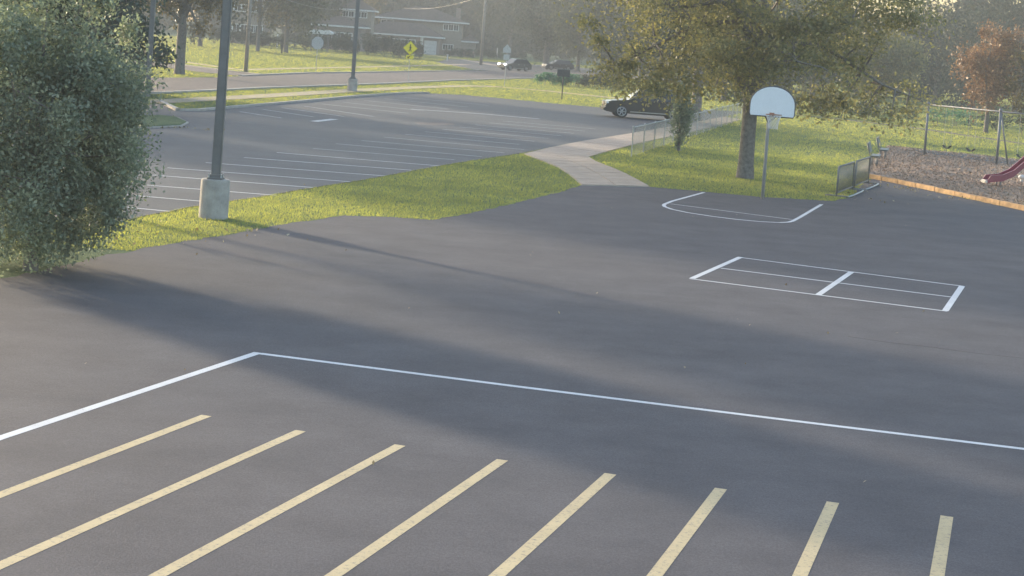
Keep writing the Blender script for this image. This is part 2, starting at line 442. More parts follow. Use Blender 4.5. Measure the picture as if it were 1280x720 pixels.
# parking stalls, and one sunlit streak painted among them
ZL = 0.0185
STALL = [((125, 256.8), (212, 265.2)), ((148, 243.6), (258, 253)), ((178, 231.8), (345, 245)), ((185, 219.2), (391, 235.2)), ((209, 210.5), (438, 228)), ((257, 204), (481, 220.6)),
         ((305, 197.6), (514, 213.4)), ((346, 191.3), (549, 208)), ((391, 186.2), (568, 200.3)), ((420, 180.2), (602, 196.4)), ((452, 176.3), (630, 191.5)), ((480, 172), (655, 187.5))]
for a, b in STALL:
    pline('stall_or_light_streak', [a, b], 0.09, M_WHITE if a[1] > 190 else M_WORN_STREAK, lot, ZL)
for k in range(1, 8):
    a = G(480, 172); d = G(480, 172) - G(420, 180.2)
    p = a + d * 0.5 * k; q = G(655, 187.5) + d * 0.5 * k
    pline('stall_or_light_streak', [p, p.lerp(q, 0.85)], 0.09, M_WORN_STREAK, lot, ZL)
for a, b in [((300, 140), (352, 148)), ((328, 137), (392, 146.5)), ((352, 135), (430, 146)), ((380, 133), (467, 146)), ((402, 130.3), (511, 142)), ((428, 128), (530, 139)), ((455, 125.8), (560, 136.5)), ((480, 123.6), (585, 134)), ((500, 121.5), (610, 132))]:
    pline('stall_or_light_streak', [a, b], 0.10, M_WORN_STREAK, lot, ZL)
pline('stall_or_light_streak', [(514, 136.8), (600, 142.5), (674, 149)], 0.30, M_WORN_STREAK, lot, ZL + 0.002)  # no stall: broad sun sheen on the lot, painted on as a pale band
pline('stall_or_light_streak', [(392, 152.3), (418, 149.4)], 0.35, M_WORN_STREAK, lot, ZL)
bm = bmesh.new(); prism(bm, [G(*p) for p in [(517, 153.4), (556, 153.8), (570, 156), (545, 157.2), (524, 155.8)]], 0.0, ZL)
fin('lot_patch', bm, M_STREET, lot)

# ------------------------------------------------------------------ playground mulch
MUL = [G(*p) for p in [(1087, 221), (1083, 211), (1091, 199), (1104, 187), (1112, 182), (1153, 187), (1215, 193), (1285, 201), (1420, 218), (1420, 296), (1290, 264), (1215, 248), (1150, 234)]]
mulch = sheet('mulch_bed', MUL, -0.2, 0.010, M_MULCH, 0.15)
bm = bmesh.new()
prism(bm, [G(*p) for p in [(1140, 186.5), (1215, 194), (1285, 202), (1420, 219), (1420, 226), (1285, 208.5), (1215, 199.5), (1150, 191)]], 0.0, 0.018)
tag(fin('dark_strip', bm, M_LOT), kind='structure')  # dark band along the far side of the mulch

# ------------------------------------------------------------------ grass blades and litter
def inside(px, py, poly):
    r = np.zeros(len(px), bool); n = len(poly); j = n - 1
    for i in range(n):
        xi, yi, xj, yj = poly[i].x, poly[i].y, poly[j].x, poly[j].y
        if yi != yj:
            c = ((yi > py) != (yj > py)) & (px < (xj - xi) * (py - yi) / (yj - yi) + xi)
            r ^= c
        j = i
    return r
RNG = np.random.default_rng(5)
PATHPOLY = [G(*a) for a, b in path_rows] + [G(*b) for a, b in path_rows[::-1]]
HARD = [ASPH, LOT, STREET, BACKROAD, SIDEROAD, PATHPOLY, MUL]
def blades(n, ymin, ymax, xr, size, hgt):
    """random ground points in the view between two depths, clear of the paving"""
    u = RNG.random(n)
    Y = 1.0 / (1.0 / ymin + u * (1.0 / ymax - 1.0 / ymin)) if False else ymin * (ymax / ymin) ** u
    X = Y * (xr[0] + RNG.random(n) * (xr[1] - xr[0]))
    keep = np.ones(n, bool)
    for p in HARD: keep &= ~inside(X, Y, p)
    X, Y = X[keep], Y[keep]; k = len(X)
    s = size * (Y / 40.0) ** 0.9; h = hgt * (0.6 + 0.8 * RNG.random(k)) * (Y / 40.0) ** 0.35
    a = RNG.random(k) * 2 * np.pi
    dx, dy = np.cos(a) * s / 2, np.sin(a) * s / 2
    lx, ly = RNG.normal(0, 0.45, k) * h, RNG.normal(0, 0.45, k) * h
    v = np.zeros((k, 3, 3))
    v[:, 0] = np.stack([X - dx, Y - dy, np.full(k, -0.005)], 1); v[:, 1] = np.stack([X + dx, Y + dy, np.full(k, -0.005)], 1)
    v[:, 2] = np.stack([X + lx, Y + ly, h], 1)
    return v.reshape(-1, 3)
vv = np.concatenate([blades(620000, 30, 75, (-0.31, 0.31), 0.0095, 0.042), blades(520000, 75, 330, (-0.33, 0.33), 0.012, 0.045)])
tag(link('grass', np_mesh('grass', vv, 3, M_BLADE)), kind='stuff')
def quads(C, s, up=0.0, RN=RNG, asp=0.55):
    n = len(C)
    d = RN.normal(size=(n, 3)); d /= np.linalg.norm(d, axis=1)[:, None]
    e = RN.normal(size=(n, 3))
    if up: 
        nrm = RN.normal(size=(n, 3)) * (1 - up); nrm[:, 2] += up; e = np.cross(nrm, d)
    e -= (e * d).sum(1)[:, None] * d; e /= np.linalg.norm(e, axis=1)[:, None] + 1e-9
    nr = np.cross(d, e)
    s = s[:, None]
    v = np.zeros((n, 4, 3))
    v[:, 0] = C - d * s * 0.5; v[:, 1] = C + e * s * asp * 0.5 + nr * s * 0.08 - d * s * 0.05; v[:, 2] = C + d * s * 0.5; v[:, 3] = C - e * s * asp * 0.5 + nr * s * 0.08 - d * s * 0.05
    return v.reshape(-1, 3)
lit = []
def litter(n, cpx, spread, size=0.09):
    c = G(*cpx)
    P = np.stack([RNG.normal(c.x, spread[0], n), RNG.normal(c.y, spread[1], n), np.full(n, 0.032)], 1)
    lit.append(quads(P, size * (0.5 + RNG.random(n)), 0.85))
litter(60, (1105, 232), (0.8, 1.2)); litter(90, (1150, 238), (1.5, 0.7), 0.08); litter(40, (1072, 243), (0.6, 1.5)); litter(60, (1230, 251), (1.6, 0.6), 0.08)
litter(40, (160, 296), (1.0, 1.2), 0.07); litter(16, (300, 289), (0.5, 0.5), 0.08); litter(14, (330, 420), (7, 6), 0.05); litter(30, (900, 330), (9, 12), 0.05); litter(5, (1060, 422), (1.0, 0.4), 0.05); litter(60, (212, 159.5), (0.9, 0.35), 0.12)
tag(link('fallen_leaves', np_mesh('fallen_leaves', np.concatenate(lit), 4, M_LITTER)), kind='stuff')
# loose chips on the mulch
n = 26000
lo = np.array([[min(p.x for p in MUL), min(p.y for p in MUL)]]); hi = np.array([[max(p.x for p in MUL), max(p.y for p in MUL)]])
P2 = lo + RNG.random((n, 2)) * (hi - lo); P2 = P2[inside(P2[:, 0], P2[:, 1], MUL)]
C = np.concatenate([P2, 0.02 + 0.02 * RNG.random((len(P2), 1))], 1)
_t = MT('chip_wood'); g = _t.n('ShaderNodeNewGeometry')
_t.col(_t.ramp(g.outputs['Random Per Island'], [(0, (0.25, 0.19, 0.155)), (0.6, (0.36, 0.27, 0.21)), (1, (0.48, 0.37, 0.29))])); _t.b.inputs['Roughness'].default_value = 0.9
tag(link('mulch_chips', np_mesh('mulch_chips', quads(C, 0.09 + 0.09 * RNG.random(len(C)), 0.7, asp=0.35), 4, _t.m)), kind='stuff')

# ------------------------------------------------------------------ trees
def tree(name, base, label, cat='tree', group=None, h=10.0, rad=(4, 4), cz=None, hz=None, trunk_r=0.25, fork=2.5, leaf=0.16, leaves=12000, clumps=60, m=None, seed=1, lean=(0, 0), limbs=6, spread=0.16, conifer=False, extra=(), leafup=0.25):
    rn = np.random.default_rng(seed); rd = random.Random(seed)
    m = m or M_LEAF_MID
    root = thing(name, base, label, cat, group)
    hz = hz if hz else (h - fork) / 2
    cz = cz if cz else h - hz
    cc = Vector((lean[0], lean[1], cz))
    cl = []
    while len(cl) < clumps:
        d = rn.normal(size=3); d /= np.linalg.norm(d)
        r = 0.35 + 0.62 * rn.random() ** 0.6
        if conifer:
            zz = rn.random() ** 1.3; a = rn.random() * 6.283; rr = (1 - zz) ** 0.8 * (0.55 + 0.45 * rn.random())
            p = Vector((math.cos(a) * rr * rad[0], math.sin(a) * rr * rad[1], fork * 0.6 + zz * (h - fork * 0.6)))
        else:
            wob = 0.82 + 0.36 * rn.random()
            p = cc + Vector((d[0] * rad[0] * r * wob, d[1] * rad[1] * r * wob, d[2] * hz * r * wob))
        cl.append(p)
    for e in extra: cl.append(Vector(e))
    # trunk and limbs
    bm = bmesh.new()
    top = Vector((lean[0] * 0.6, lean[1] * 0.6, cz + (0.7 * hz if not conifer else hz * 0.95)))
    fk = Vector((lean[0] * 0.15, lean[1] * 0.15, fork))
    mid = fk.lerp(top, 0.5) + Vector((rd.uniform(-.3, .3), rd.uniform(-.3, .3), 0))
    tube(bm, [(0, 0, -0.1), (0, 0, 0.05), (0.0, 0, 0.5), tuple(fk * 0.6), tuple(fk), tuple(mid), tuple(top)], [trunk_r * 1.35, trunk_r * 1.18, trunk_r * 1.03, trunk_r * 0.96, trunk_r * 0.95, trunk_r * 0.45, trunk_r * 0.08], 10)
    order = sorted(range(len(cl)), key=lambda i: rd.random())
    mains = []
    for i in order[:limbs]:
        p = cl[i]; s = fk.lerp(top, rd.uniform(0.0, 0.45))
        c1 = s.lerp(p, 0.4) + Vector((0, 0, 0.10 * (p - s).length)); pts = [s, s.lerp(c1, 0.5), c1, s.lerp(p, 0.75) + Vector((rd.uniform(-.2, .2), rd.uniform(-.2, .2), 0.05)), p]
        tube(bm, pts, [trunk_r * 0.42, trunk_r * 0.36, trunk_r * 0.28, trunk_r * 0.17, trunk_r * 0.05], 7)
        mains.append(pts)
    for i in (order[limbs:] if leaf < 0.2 or conifer else []):
        p = cl[i]
        best = min((pts[j].lerp(pts[j + 1], f) for pts in mains for j in range(1, 4) for f in (0, 0.33, 0.67)), key=lambda q: (q - p).length)
        if (best - p).length > 1.5 and not conifer: continue
        if conifer or (best - p).length > (top - p).length: best = Vector((0, 0, max(fork * 0.5, p.z - 0.15)))if conifer else top.lerp(fk, 0.4)
        tube(bm, [best, best.lerp(p, 0.5) + Vector((rd.uniform(-.15, .15), rd.uniform(-.15, .15), 0.06 * (p - best).length)), p], [trunk_r * 0.15, trunk_r * 0.1, trunk_r * 0.03], 4, False)
    fin('trunk', bm, M_BARK, root, True)
    # leaves
    k = len(cl); wts = 0.4 + rn.random(k); wts /= wts.sum()
    idx = rn.choice(k, leaves, p=wts)
    cs = np.array([tuple(p) for p in cl])
    sp = np.array([spread * (0.6 + 0.9 * rn.random()) for _ in range(k)])[idx][:, None]
    R3 = np.array([[rad[0], rad[1], hz]])
    P = cs[idx] + rn.normal(size=(leaves, 3)) * sp * R3
    P[:, 2] = np.where(P[:, 2] < 0.05, 0.05 + rn.random(leaves) * 0.4, P[:, 2])
    me = np_mesh('crown', quads(P, leaf * (0.6 + 0.8 * rn.random(leaves)), leafup, rn), 4, m)
    link('crown', me, root)
    return root

# near tree on the left edge
tree('leafy_tree', G(38, 338), 'large dense dark green tree filling the left edge beside the asphalt', h=4.9, rad=(1.85, 2.0), cz=2.35, hz=2.4, trunk_r=0.10, fork=0.3, leaf=0.066, leaves=115000, clumps=120, m=M_LEAF_NEAR, seed=11, limbs=16, spread=0.088, lean=(-0.05, 0.2), leafup=0.5)
# big maple behind the hoop
b = G(931, 223)
tree('maple_tree', b, 'broad spreading tree with a thick trunk right behind the basketball hoop', h=10.2, rad=(5.7, 5.0), cz=6.3, hz=3.7, trunk_r=0.26, fork=2.45, leaf=0.135, leaves=60000, clumps=270, m=M_LEAF_BIG, seed=23, limbs=18, spread=0.062, leafup=0.45,
     extra=[(-4.4, -1.0, 2.9), (-3.9, 1.0, 2.7), (-3.4, -1.2, 2.8), (-2.9, 0.8, 2.75), (-2.5, -1.0, 3.0), (-4.9, 0.6, 3.3), (-4.2, 0.2, 3.5), (-3.0, 0, 3.4), (-5.6, 0, 4.8), (-5.9, 0.2, 5.6), (5.7, 0, 3.0), (5.3, 0.6, 3.4), (4.2, 0.4, 3.1), (-1.3, -0.3, 2.9), (-2.2, -0.4, 2.8), (-3.2, -0.5, 2.9), (-4.0, 0.2, 3.0), (-4.6, 0, 3.2), (3.8, 0, 2.5), (4.6, -.5, 2.4), (5.2, 0, 2.6), (2.4, -.2, 2.5), (3.0, .4, 2.7), (1.9, .5, 2.6), (-5.2, 0, 4.2)])
TREES = [
    # px base, kwargs
    ((869, 150), 'park_tree', 'tree with a dark trunk behind the dark parked vehicle', dict(h=9, rad=(3.8, 3.8), trunk_r=0.33, fork=2.6, leaf=0.26, leaves=9000, clumps=70, m=M_LEAF_DARK, seed=31)),
    ((112, 112), 'conifer_tree', 'blue green conifer showing above the large tree at the left edge', dict(h=12.5, rad=(3.2, 3.2), trunk_r=0.2, fork=1.6, leaf=0.22, leaves=14000, clumps=120, m=M_LEAF_CONIFER, seed=37, conifer=True, spread=0.10)),
    ((150, 113), 'conifer_tree', 'shorter blue green conifer just left of the far left lamp post', dict(h=7.6, rad=(2.3, 2.3), trunk_r=0.16, fork=3.0, leaf=0.22, leaves=8000, clumps=80, m=M_LEAF_CONIFER, seed=38, conifer=True, spread=0.18)),
    ((224, 93), 'street_tree', 'browning tree with a stout bare trunk between two tall lamp posts', dict(h=11, rad=(3.9, 3.6), trunk_r=0.34, fork=2.9, leaf=0.22, leaves=11000, clumps=90, m=M_LEAF_BROWN, seed=41, spread=0.1, limbs=9)),
    ((357, 66), 'shade_tree', 'dark rounded tree left of the white canopy across the street', dict(h=14, rad=(5.0, 5), trunk_r=0.3, fork=2.6, leaf=0.42, leaves=7000, clumps=60, m=M_LEAF_MID, seed=43)),
    ((322, 64), 'shade_tree', 'loose grey green tree behind the leaning utility pole at left', dict(h=12, rad=(4.0, 4), trunk_r=0.25, fork=3.5, leaf=0.38, leaves=3500, clumps=45, m=M_LEAF_BROWN, seed=44)),
    ((462, 62), 'shade_tree', 'thin pale leaved tree in front of the left end of the split level house', dict(h=12, rad=(2.6, 2.6), trunk_r=0.2, fork=4.0, leaf=0.36, leaves=2600, clumps=40, m=M_LEAF_BROWN, seed=45)),
    ((636, 74), 'shade_tree', 'tall dark tree behind the grey hatchback on the cross street', dict(h=17, rad=(6, 6), trunk_r=0.35, fork=3.5, leaf=0.48, leaves=8000, clumps=70, m=M_LEAF_DARK, seed=46)),
    ((682, 84), 'shade_tree', 'dark tree with low crown right of the grey hatchback', dict(h=14, rad=(5.2, 5), trunk_r=0.5, fork=2.6, leaf=0.42, leaves=8000, clumps=70, m=M_LEAF_DARK, seed=47)),
    ((722, 89), 'shade_tree', 'grey green tree half hidden behind the left side of the spreading tree', dict(h=13, rad=(4.6, 4), trunk_r=0.3, fork=2.4, leaf=0.40, leaves=6000, clumps=60, m=M_LEAF_MID, seed=48)),
    ((250, 58), 'shade_tree', 'dark tree behind the two storey house on the far left', dict(h=15, rad=(6, 5), trunk_r=0.3, fork=2.0, leaf=0.55, leaves=6000, clumps=60, m=M_LEAF_DARK, seed=81)),
    ((398, 60), 'shade_tree', 'dark tree towering over the white canopy', dict(h=14, rad=(4.5, 5), trunk_r=0.3, fork=4.6, leaf=0.5, leaves=5000, clumps=60, m=M_LEAF_DARK, seed=82)),
    ((520, 61), 'shade_tree', 'tall dark tree rising behind the roof of the split level house', dict(h=19, rad=(8, 5), trunk_r=0.4, fork=5.0, leaf=0.6, leaves=9000, clumps=80, m=M_LEAF_DARK, seed=83)),
    ((586, 66), 'shade_tree', 'dark tree filling the gap between the split level house and the far utility pole', dict(h=15, rad=(5, 5), trunk_r=0.4, fork=1.5, leaf=0.55, leaves=7000, clumps=60, m=M_LEAF_DARK, seed=84)),
    ((905, 126), 'field_tree', 'dark low branched tree behind the far end of the chain link fence', dict(h=9, rad=(4.2, 4), trunk_r=0.3, fork=0.8, leaf=0.32, leaves=8000, clumps=60, m=M_LEAF_DARK, seed=85)),
    ((960, 130), 'field_tree', 'grey green low branched tree right behind the backboard', dict(h=9, rad=(4.2, 4), trunk_r=0.3, fork=0.8, leaf=0.32, leaves=8000, clumps=60, m=M_LEAF_MID, seed=86)),
    ((1215, 138), 'field_tree', 'dark low branched tree behind the rusty orange tree', dict(h=11, rad=(4.6, 4), trunk_r=0.3, fork=0.8, leaf=0.32, leaves=9000, clumps=70, m=M_LEAF_DARK, seed=87)),
    ((800, 104), 'shade_tree', 'dense tree in the gap above the dark parked vehicle', dict(h=11, rad=(4.5, 4), trunk_r=0.3, fork=2.0, leaf=0.36, leaves=7000, clumps=60, m=M_LEAF_DARK, seed=49)),
    ((1015, 128), 'field_tree', 'grey green tree beyond the lawn behind the hoop', dict(h=12, rad=(5.2, 4), trunk_r=0.3, fork=0.9, leaf=0.34, leaves=8000, clumps=70, m=M_LEAF_MID, seed=51)),
    ((1096, 134), 'field_tree', 'tree under the patch of pale sky beyond the benches', dict(h=7.2, rad=(4.2, 3.6), trunk_r=0.2, fork=1.8, limbs=3, leaf=0.30, leaves=15000, clumps=90, m=M_LEAF_BIG, seed=52)),
    ((1168, 132), 'field_tree', 'dark tree above the left swing post', dict(h=12, rad=(4.8, 4), trunk_r=0.3, fork=0.9, leaf=0.34, leaves=9000, clumps=70, m=M_LEAF_DARK, seed=53)),
    ((1268, 140), 'field_tree', 'tall grey green tree in the top right corner', dict(h=15, rad=(6.0, 4.5), trunk_r=0.3, fork=1.0, leaf=0.36, leaves=11000, clumps=80, m=M_LEAF_DARK, seed=54)),
    ((1232, 166), 'rust_tree', 'rusty orange autumn tree above the swing set', dict(h=7.4, rad=(2.3, 2.2), trunk_r=0.14, fork=1.5, leaf=0.22, leaves=7500, clumps=70, m=M_LEAF_RUST, seed=55, spread=0.12)),
    ((1290, 172), 'rust_tree', 'browner autumn tree cut by the right edge above the slide', dict(h=6.0, rad=(2.4, 2.2), trunk_r=0.14, fork=1.3, leaf=0.22, leaves=5500, clumps=60, m=M_LEAF_BROWN, seed=56, spread=0.12)),
]
for px, nm, lab, kw in TREES:
    tree(nm, G(*px), lab, group='trees beyond the playground' if px[0] > 600 else 'trees along the street', **kw)
# trees standing left of the picture, which throw the long shade bands
for i, (sd, td, h, r, fk, lab) in enumerate([(31.2, -74, 13, 4.2, 2.0, 'full leafy tree left of the parking lot, nearer one of the pair'), (40.0, -79, 14.5, 5.4, 2.0, 'full leafy tree left of the parking lot, farther one of the pair'),
        (73, -118, 15, 3.2, 5.0, 'tall tree far up the left side of the street'), (55.3, -100, 15.5, 2.5, 7.0, 'narrow tree left of the parking lot behind the bluish conifers'), (19.2, -36, 9.5, 2.3, 3.1, 'high crowned tree just left of the large tree at the edge')]):
    k = math.sqrt(0.5)
    tree('boulevard_tree', Vector(((sd + td) * k, (sd - td) * k, 0)), lab, h=h, rad=(r, r), trunk_r=0.13, fork=fk, leaf=0.3, leaves=24000, clumps=130, m=M_LEAF_DARK, seed=70 + i, group='trees left of the parking lot')
# far wood closing the horizon
wv = []
rn = np.random.default_rng(9)
for X in np.arange(-210, 260, 6.0):
    Y = 400 + rn.uniform(-18, 60) - 0.25 * X * (1 if X > 0 else 0.2); hh = rn.uniform(13, 20) * (0.8 if 70 < X < 105 else 1)
    nl = 3600
    d = rn.normal(size=(nl, 3)); d /= np.linalg.norm(d, axis=1)[:, None]; d *= (rn.random((nl, 1)) ** 0.4)
    P = np.stack([X + d[:, 0] * 5.5, Y + d[:, 1] * 5, hh * 0.5 + d[:, 2] * hh * 0.5], 1)
    wv.append(quads(P, 0.9 + 0.9 * rn.random(nl), 0.2, rn, 0.7))
for X in np.arange(13, 140, 4.5):
    Y = 225 + rn.uniform(-8, 20) - 0.15 * X; hh = rn.uniform(14, 18) * (0.56 if 44 < X < 56 else 1)
    nl = 3000
    d = rn.normal(size=(nl, 3)); d /= np.linalg.norm(d, axis=1)[:, None]; d *= (rn.random((nl, 1)) ** 0.4)
    P = np.stack([X + d[:, 0] * 4.2, Y + d[:, 1] * 4, hh * 0.5 + d[:, 2] * hh * 0.5], 1)
    wv.append(quads(P, 0.5 + 0.5 * rn.random(nl), 0.2, rn, 0.7))
tag(link('far_woods', np_mesh('far_woods', np.concatenate(wv), 4, M_LEAF_DARK)), 'dark wooded belt behind the houses', kind='stuff')

def shrub(name, base, label, cat, group, size, leaf, n, m, seed, rz=0.0):
    """dense low clump of leaves on short stems"""
    rn = np.random.default_rng(seed)
    root = thing(name, base, label, cat, group, rz)
    k = max(6, int(size[0] * 4))
    cs = np.stack([(rn.random(k) - .5) * size[0] * 0.86, (rn.random(k) - .5) * size[1] * 0.8, size[2] * (0.35 + 0.45 * rn.random(k))], 1)
    idx = rn.integers(0, k, n)
    P = cs[idx] + rn.normal(size=(n, 3)) * np.array([[min(size[0], 1.4) * 0.16, size[1] * 0.16, size[2] * 0.17]])
    P[:, 2] = np.clip(P[:, 2], 0.03, size[2])
    for c in cs[:5]:
        bm = bmesh.new(); tube(bm, [(c[0] * 0.9, c[1] * 0.7, -0.05), (c[0], c[1], c[2])], [0.03, 0.01], 4)
        fin('stem', bm, M_BARK, root)
    link('foliage', np_mesh('foliage', quads(P, leaf * (0.6 + 0.8 * rn.random(n)), 0.25, rn), 4, m), root)
    return root
# hedges and shrubs
for i, (px, wd, ht, m, lab) in enumerate([
    ((300, 57), 11, 2.4, M_LEAF_DARK, 'dark hedge at the far lawn edge behind the leaning utility pole'),
    ((352, 61), 9, 2.2, M_LEAF_DARK, 'dark hedge left of the white canopy'),
    ((405, 64), 9, 2.6, M_LEAF_DARK, 'dark hedge below the white canopy'),
    ((447, 67.5), 8, 3.2, M_LEAF_DARK, 'tall dark hedge left of the middle lamp post'),
    ((482, 71), 7.5, 3.0, M_LEAF_DARK, 'dark rounded hedge left of the yellow crossing sign'),
    ((510, 73.5), 4.5, 2.6, M_LEAF_DARK, 'dark hedge directly behind the yellow crossing sign'),
    ((572, 72), 6, 1.6, M_LEAF_DARK, 'low dark hedge right of the garage door'),
    ((612, 74), 6, 1.6, M_LEAF_MID, 'low grey green hedge behind the pentagon sign'),
    ((666, 77), 7, 1.5, M_LEAF_MID, 'low hedge behind the grey hatchback'),
    ((1188, 158), 3.2, 1.35, M_LEAF_TEAL, 'clipped hedge between the swing posts, left length'),
    ((1236, 163), 3.4, 1.35, M_LEAF_DARK, 'clipped hedge behind the right swing post'),
    ((1290, 170), 3.2, 1.3, M_LEAF_DARK, 'clipped hedge cut by the right edge behind the swing'),
    ((950, 139), 5.2, 1.6, M_LEAF_DARK, 'low dark hedge beyond the fence left of the backboard'),
    ((1005, 143), 5.2, 1.5, M_LEAF_MID, 'grey green hedge at the far edge of the lawn right of the backboard'),
    ((1058, 147.5), 5.0, 1.5, M_LEAF_DARK, 'dark hedge at the far edge of the lawn under the spreading tree tips'),
    ((1110, 152.5), 4.6, 1.4, M_LEAF_MID, 'grey green hedge at the far edge of the lawn left of the swing set')]):
    shrub('hedge', G(*px), lab, 'hedge', 'hedges', (wd, 1.4, ht), 0.30 if px[1] < 100 else 0.16, int(wd * ht * 130), m, 200 + i, -0.05)
for i, (px, wd, m, lab) in enumerate([((690, 106.5), 2.6, M_LEAF_TEAL, 'bluish green low shrub at the left end of the planting bed'), ((712, 108), 2.4, M_LEAF_TEAL, 'bluish green low shrub right of the small dark signboard'),
                                      ((736, 109), 2.6, M_LEAF_MID, 'olive low shrub third along the planting bed'), ((760, 111), 2.4, M_LEAF_DARK, 'dark low shrub at the right end of the planting bed')]):
    shrub('bed_shrub', G(*px), lab, 'shrub', 'planting bed shrubs', (wd + 0.5, 1.4, 1.15), 0.15, 2200, m, 240 + i)
# ivy-wrapped little tree on the fence
b = G(848, 189)
tree('slim_tree', b, 'slim leafy little tree growing through the chain link fence', h=2.6, rad=(0.42, 0.42), cz=1.5, hz=1.2, trunk_r=0.06, fork=0.5, leaf=0.11, leaves=3000, clumps=34, m=M_LEAF_NEAR, seed=61, limbs=5, spread=0.25)
# sapling stump beside the near tree
b = G(138, 285)
tree('sapling', b, 'thin leafy sapling on the grass between the large left tree and the lamp post base', h=1.1, rad=(0.3, 0.25), cz=0.8, hz=0.3, trunk_r=0.03, fork=0.45, leaf=0.07, leaves=160, clumps=10, m=M_LEAF_NEAR, seed=62, limbs=3, spread=0.2)

# ------------------------------------------------------------------ lamp posts
def lamp_post(px, label, height, side, conc, base_w):
    root = thing('lamp_post', G(*px), label, 'lamp post', 'parking lot lamp posts')
    z = 0.0
    if conc:
        bm = bmesh.new()
        bmesh.ops.create_cone(bm, cap_ends=True, segments=28, radius1=base_w / 2, radius2=base_w / 2 * 0.985, depth=conc + 0.2)
        bmesh.ops.translate(bm, verts=bm.verts, vec=(0, 0, (conc - 0.2) / 2))
        fin('concrete_base', bm, M_CONC, root, False, 0.018); z = conc
    bm = bmesh.new(); bx(bm, (0, 0, z + 0.02), (side * 1.75, side * 1.75, 0.04)); bx(bm, (0, 0, z + 0.07), (side * 1.35, side * 1.35, 0.06))
    fin('base_plate', bm, M_POLE, root)
    for sx in (-1, 1):
        for sy in (-1, 1):
            bm = bmesh.new(); tube(bm, [(sx * side * .7, sy * side * .7, z + .03), (sx * side * .7, sy * side * .7, z + .11)], 0.016, 6)
            fin('anchor_bolt', bm, M_GALV, root)
    bm = bmesh.new(); bx(bm, (0, 0, z + height / 2 + 0.03), (side, side, height))
    fin('pole', bm, M_POLE, root, False, side * 0.12)
    bm = bmesh.new(); bx(bm, (0, -0.35, z + height - 0.1), (0.08, 0.6, 0.08)); fin('arm', bm, M_POLE, root)
    bm = bmesh.new(); bx(bm, (0, -0.9, z + height - 0.1), (0.42, 0.7, 0.16)); h = fin('lamp_head', bm, M_POLE, root, False, 0.04)
    bm = bmesh.new(); bx(bm, (0, -0.9, z + height - 0.19), (0.34, 0.55, 0.02)); fin('lens', bm, M_LENS, h)
    bm = bmesh.new(); bx(bm, (0, -side / 2 - 0.003, z + 0.75), (side * 0.5, 0.006, 0.16)); fin('access_cover', bm, M_POLE, root)
    return root
lamp_post((266.5, 272.5), 'nearest tall lamp post on a round concrete base in the grass strip', 7.2, 0.18, 0.80, 0.60)
lamp_post((440, 114), 'tall lamp post on a concrete base at the far edge of the parking lot', 7.2, 0.24, 0.80, 0.64)
lamp_post((184, 121), 'tall lamp post without a concrete base beside the bluish conifers', 7.6, 0.22, 0.0, 0.5)

# ------------------------------------------------------------------ basketball hoop
b = G(953, 248.5)
hp = thing('basketball_hoop', b, 'white fan shaped basketball backboard with rim and net on a slim pole', 'basketball hoop')
bm = bmesh.new(); tube(bm, [(0, 0, -0.1), (0, 0, 2.75), (0, -0.10, 2.95), (0, -0.45, 3.05)], 0.048, 12); fin('pole', bm, M_SIGNBACK, hp, True)
zc = 2.42
W2 = 0.63
out = [(-W2 * 0.96, 0), (-W2, 0.06), (-W2, 0.32)]
for k in range(1, 16):
    a = math.pi - math.pi * k / 16
    out.append((W2 * math.cos(a), 0.32 + 0.52 * math.sin(a)))
out += [(W2, 0.32), (W2, 0.06), (W2 * 0.96, 0)]
bm = bmesh.new(); profile(bm, [(x, zc + z) for x, z in out], -0.58, -0.545); fin('backboard', bm, M_BOARD, hp)
bm = bmesh.new()
mid = [(x * 1.0, zc + z) for x, z in out]
tube(bm, [(x * 1.018, -0.5625, zc + 0.45 + (z - zc - 0.45) * 1.018) for x, z in mid] + [(mid[0][0] * 1.018, -0.5625, zc + 0.45 - 0.45 * 1.018)], 0.022, 6); fin('edge_trim', bm, M_STEEL, hp)
bm = bmesh.new()
for sx in (-1, 1):
    tube(bm, [(0, -0.02, 2.2), (sx * 0.3, -0.54, 2.62)], 0.02, 6); tube(bm, [(0, -0.02, 2.7), (sx * 0.3, -0.54, 3.0)], 0.02, 6)
fin('brace', bm, M_STEEL, hp)
bm = bmesh.new()
rc = Vector((0, -0.58 - 0.15 - 0.225, zc + 0.06))
tube(bm, [rc + Vector((0.225 * math.cos(a), 0.225 * math.sin(a), 0)) for a in [2 * math.pi * k / 24 for k in range(25)]], 0.010, 6)
bx(bm, (0, -0.655, zc + 0.045), (0.12, 0.15, 0.02)); bx(bm, (0, -0.585, zc + 0.05), (0.14, 0.012, 0.10))
rim = fin('rim', bm, M_RIM, hp)
bm = bmesh.new()
for s in (1, -1):
    for k in range(12):
        pts = []
        for j in range(7):
            a = 2 * math.pi * (k + s * j * 0.5) / 12; rr = 0.222 - 0.085 * math.sin(min(1, j / 5) * math.pi / 2)
            pts.append(rc + Vector((rr * math.cos(a), rr * math.sin(a), -0.068 * j)))
        tube(bm, pts, 0.006, 4, False)
fin('net', bm, M_NET, hp)

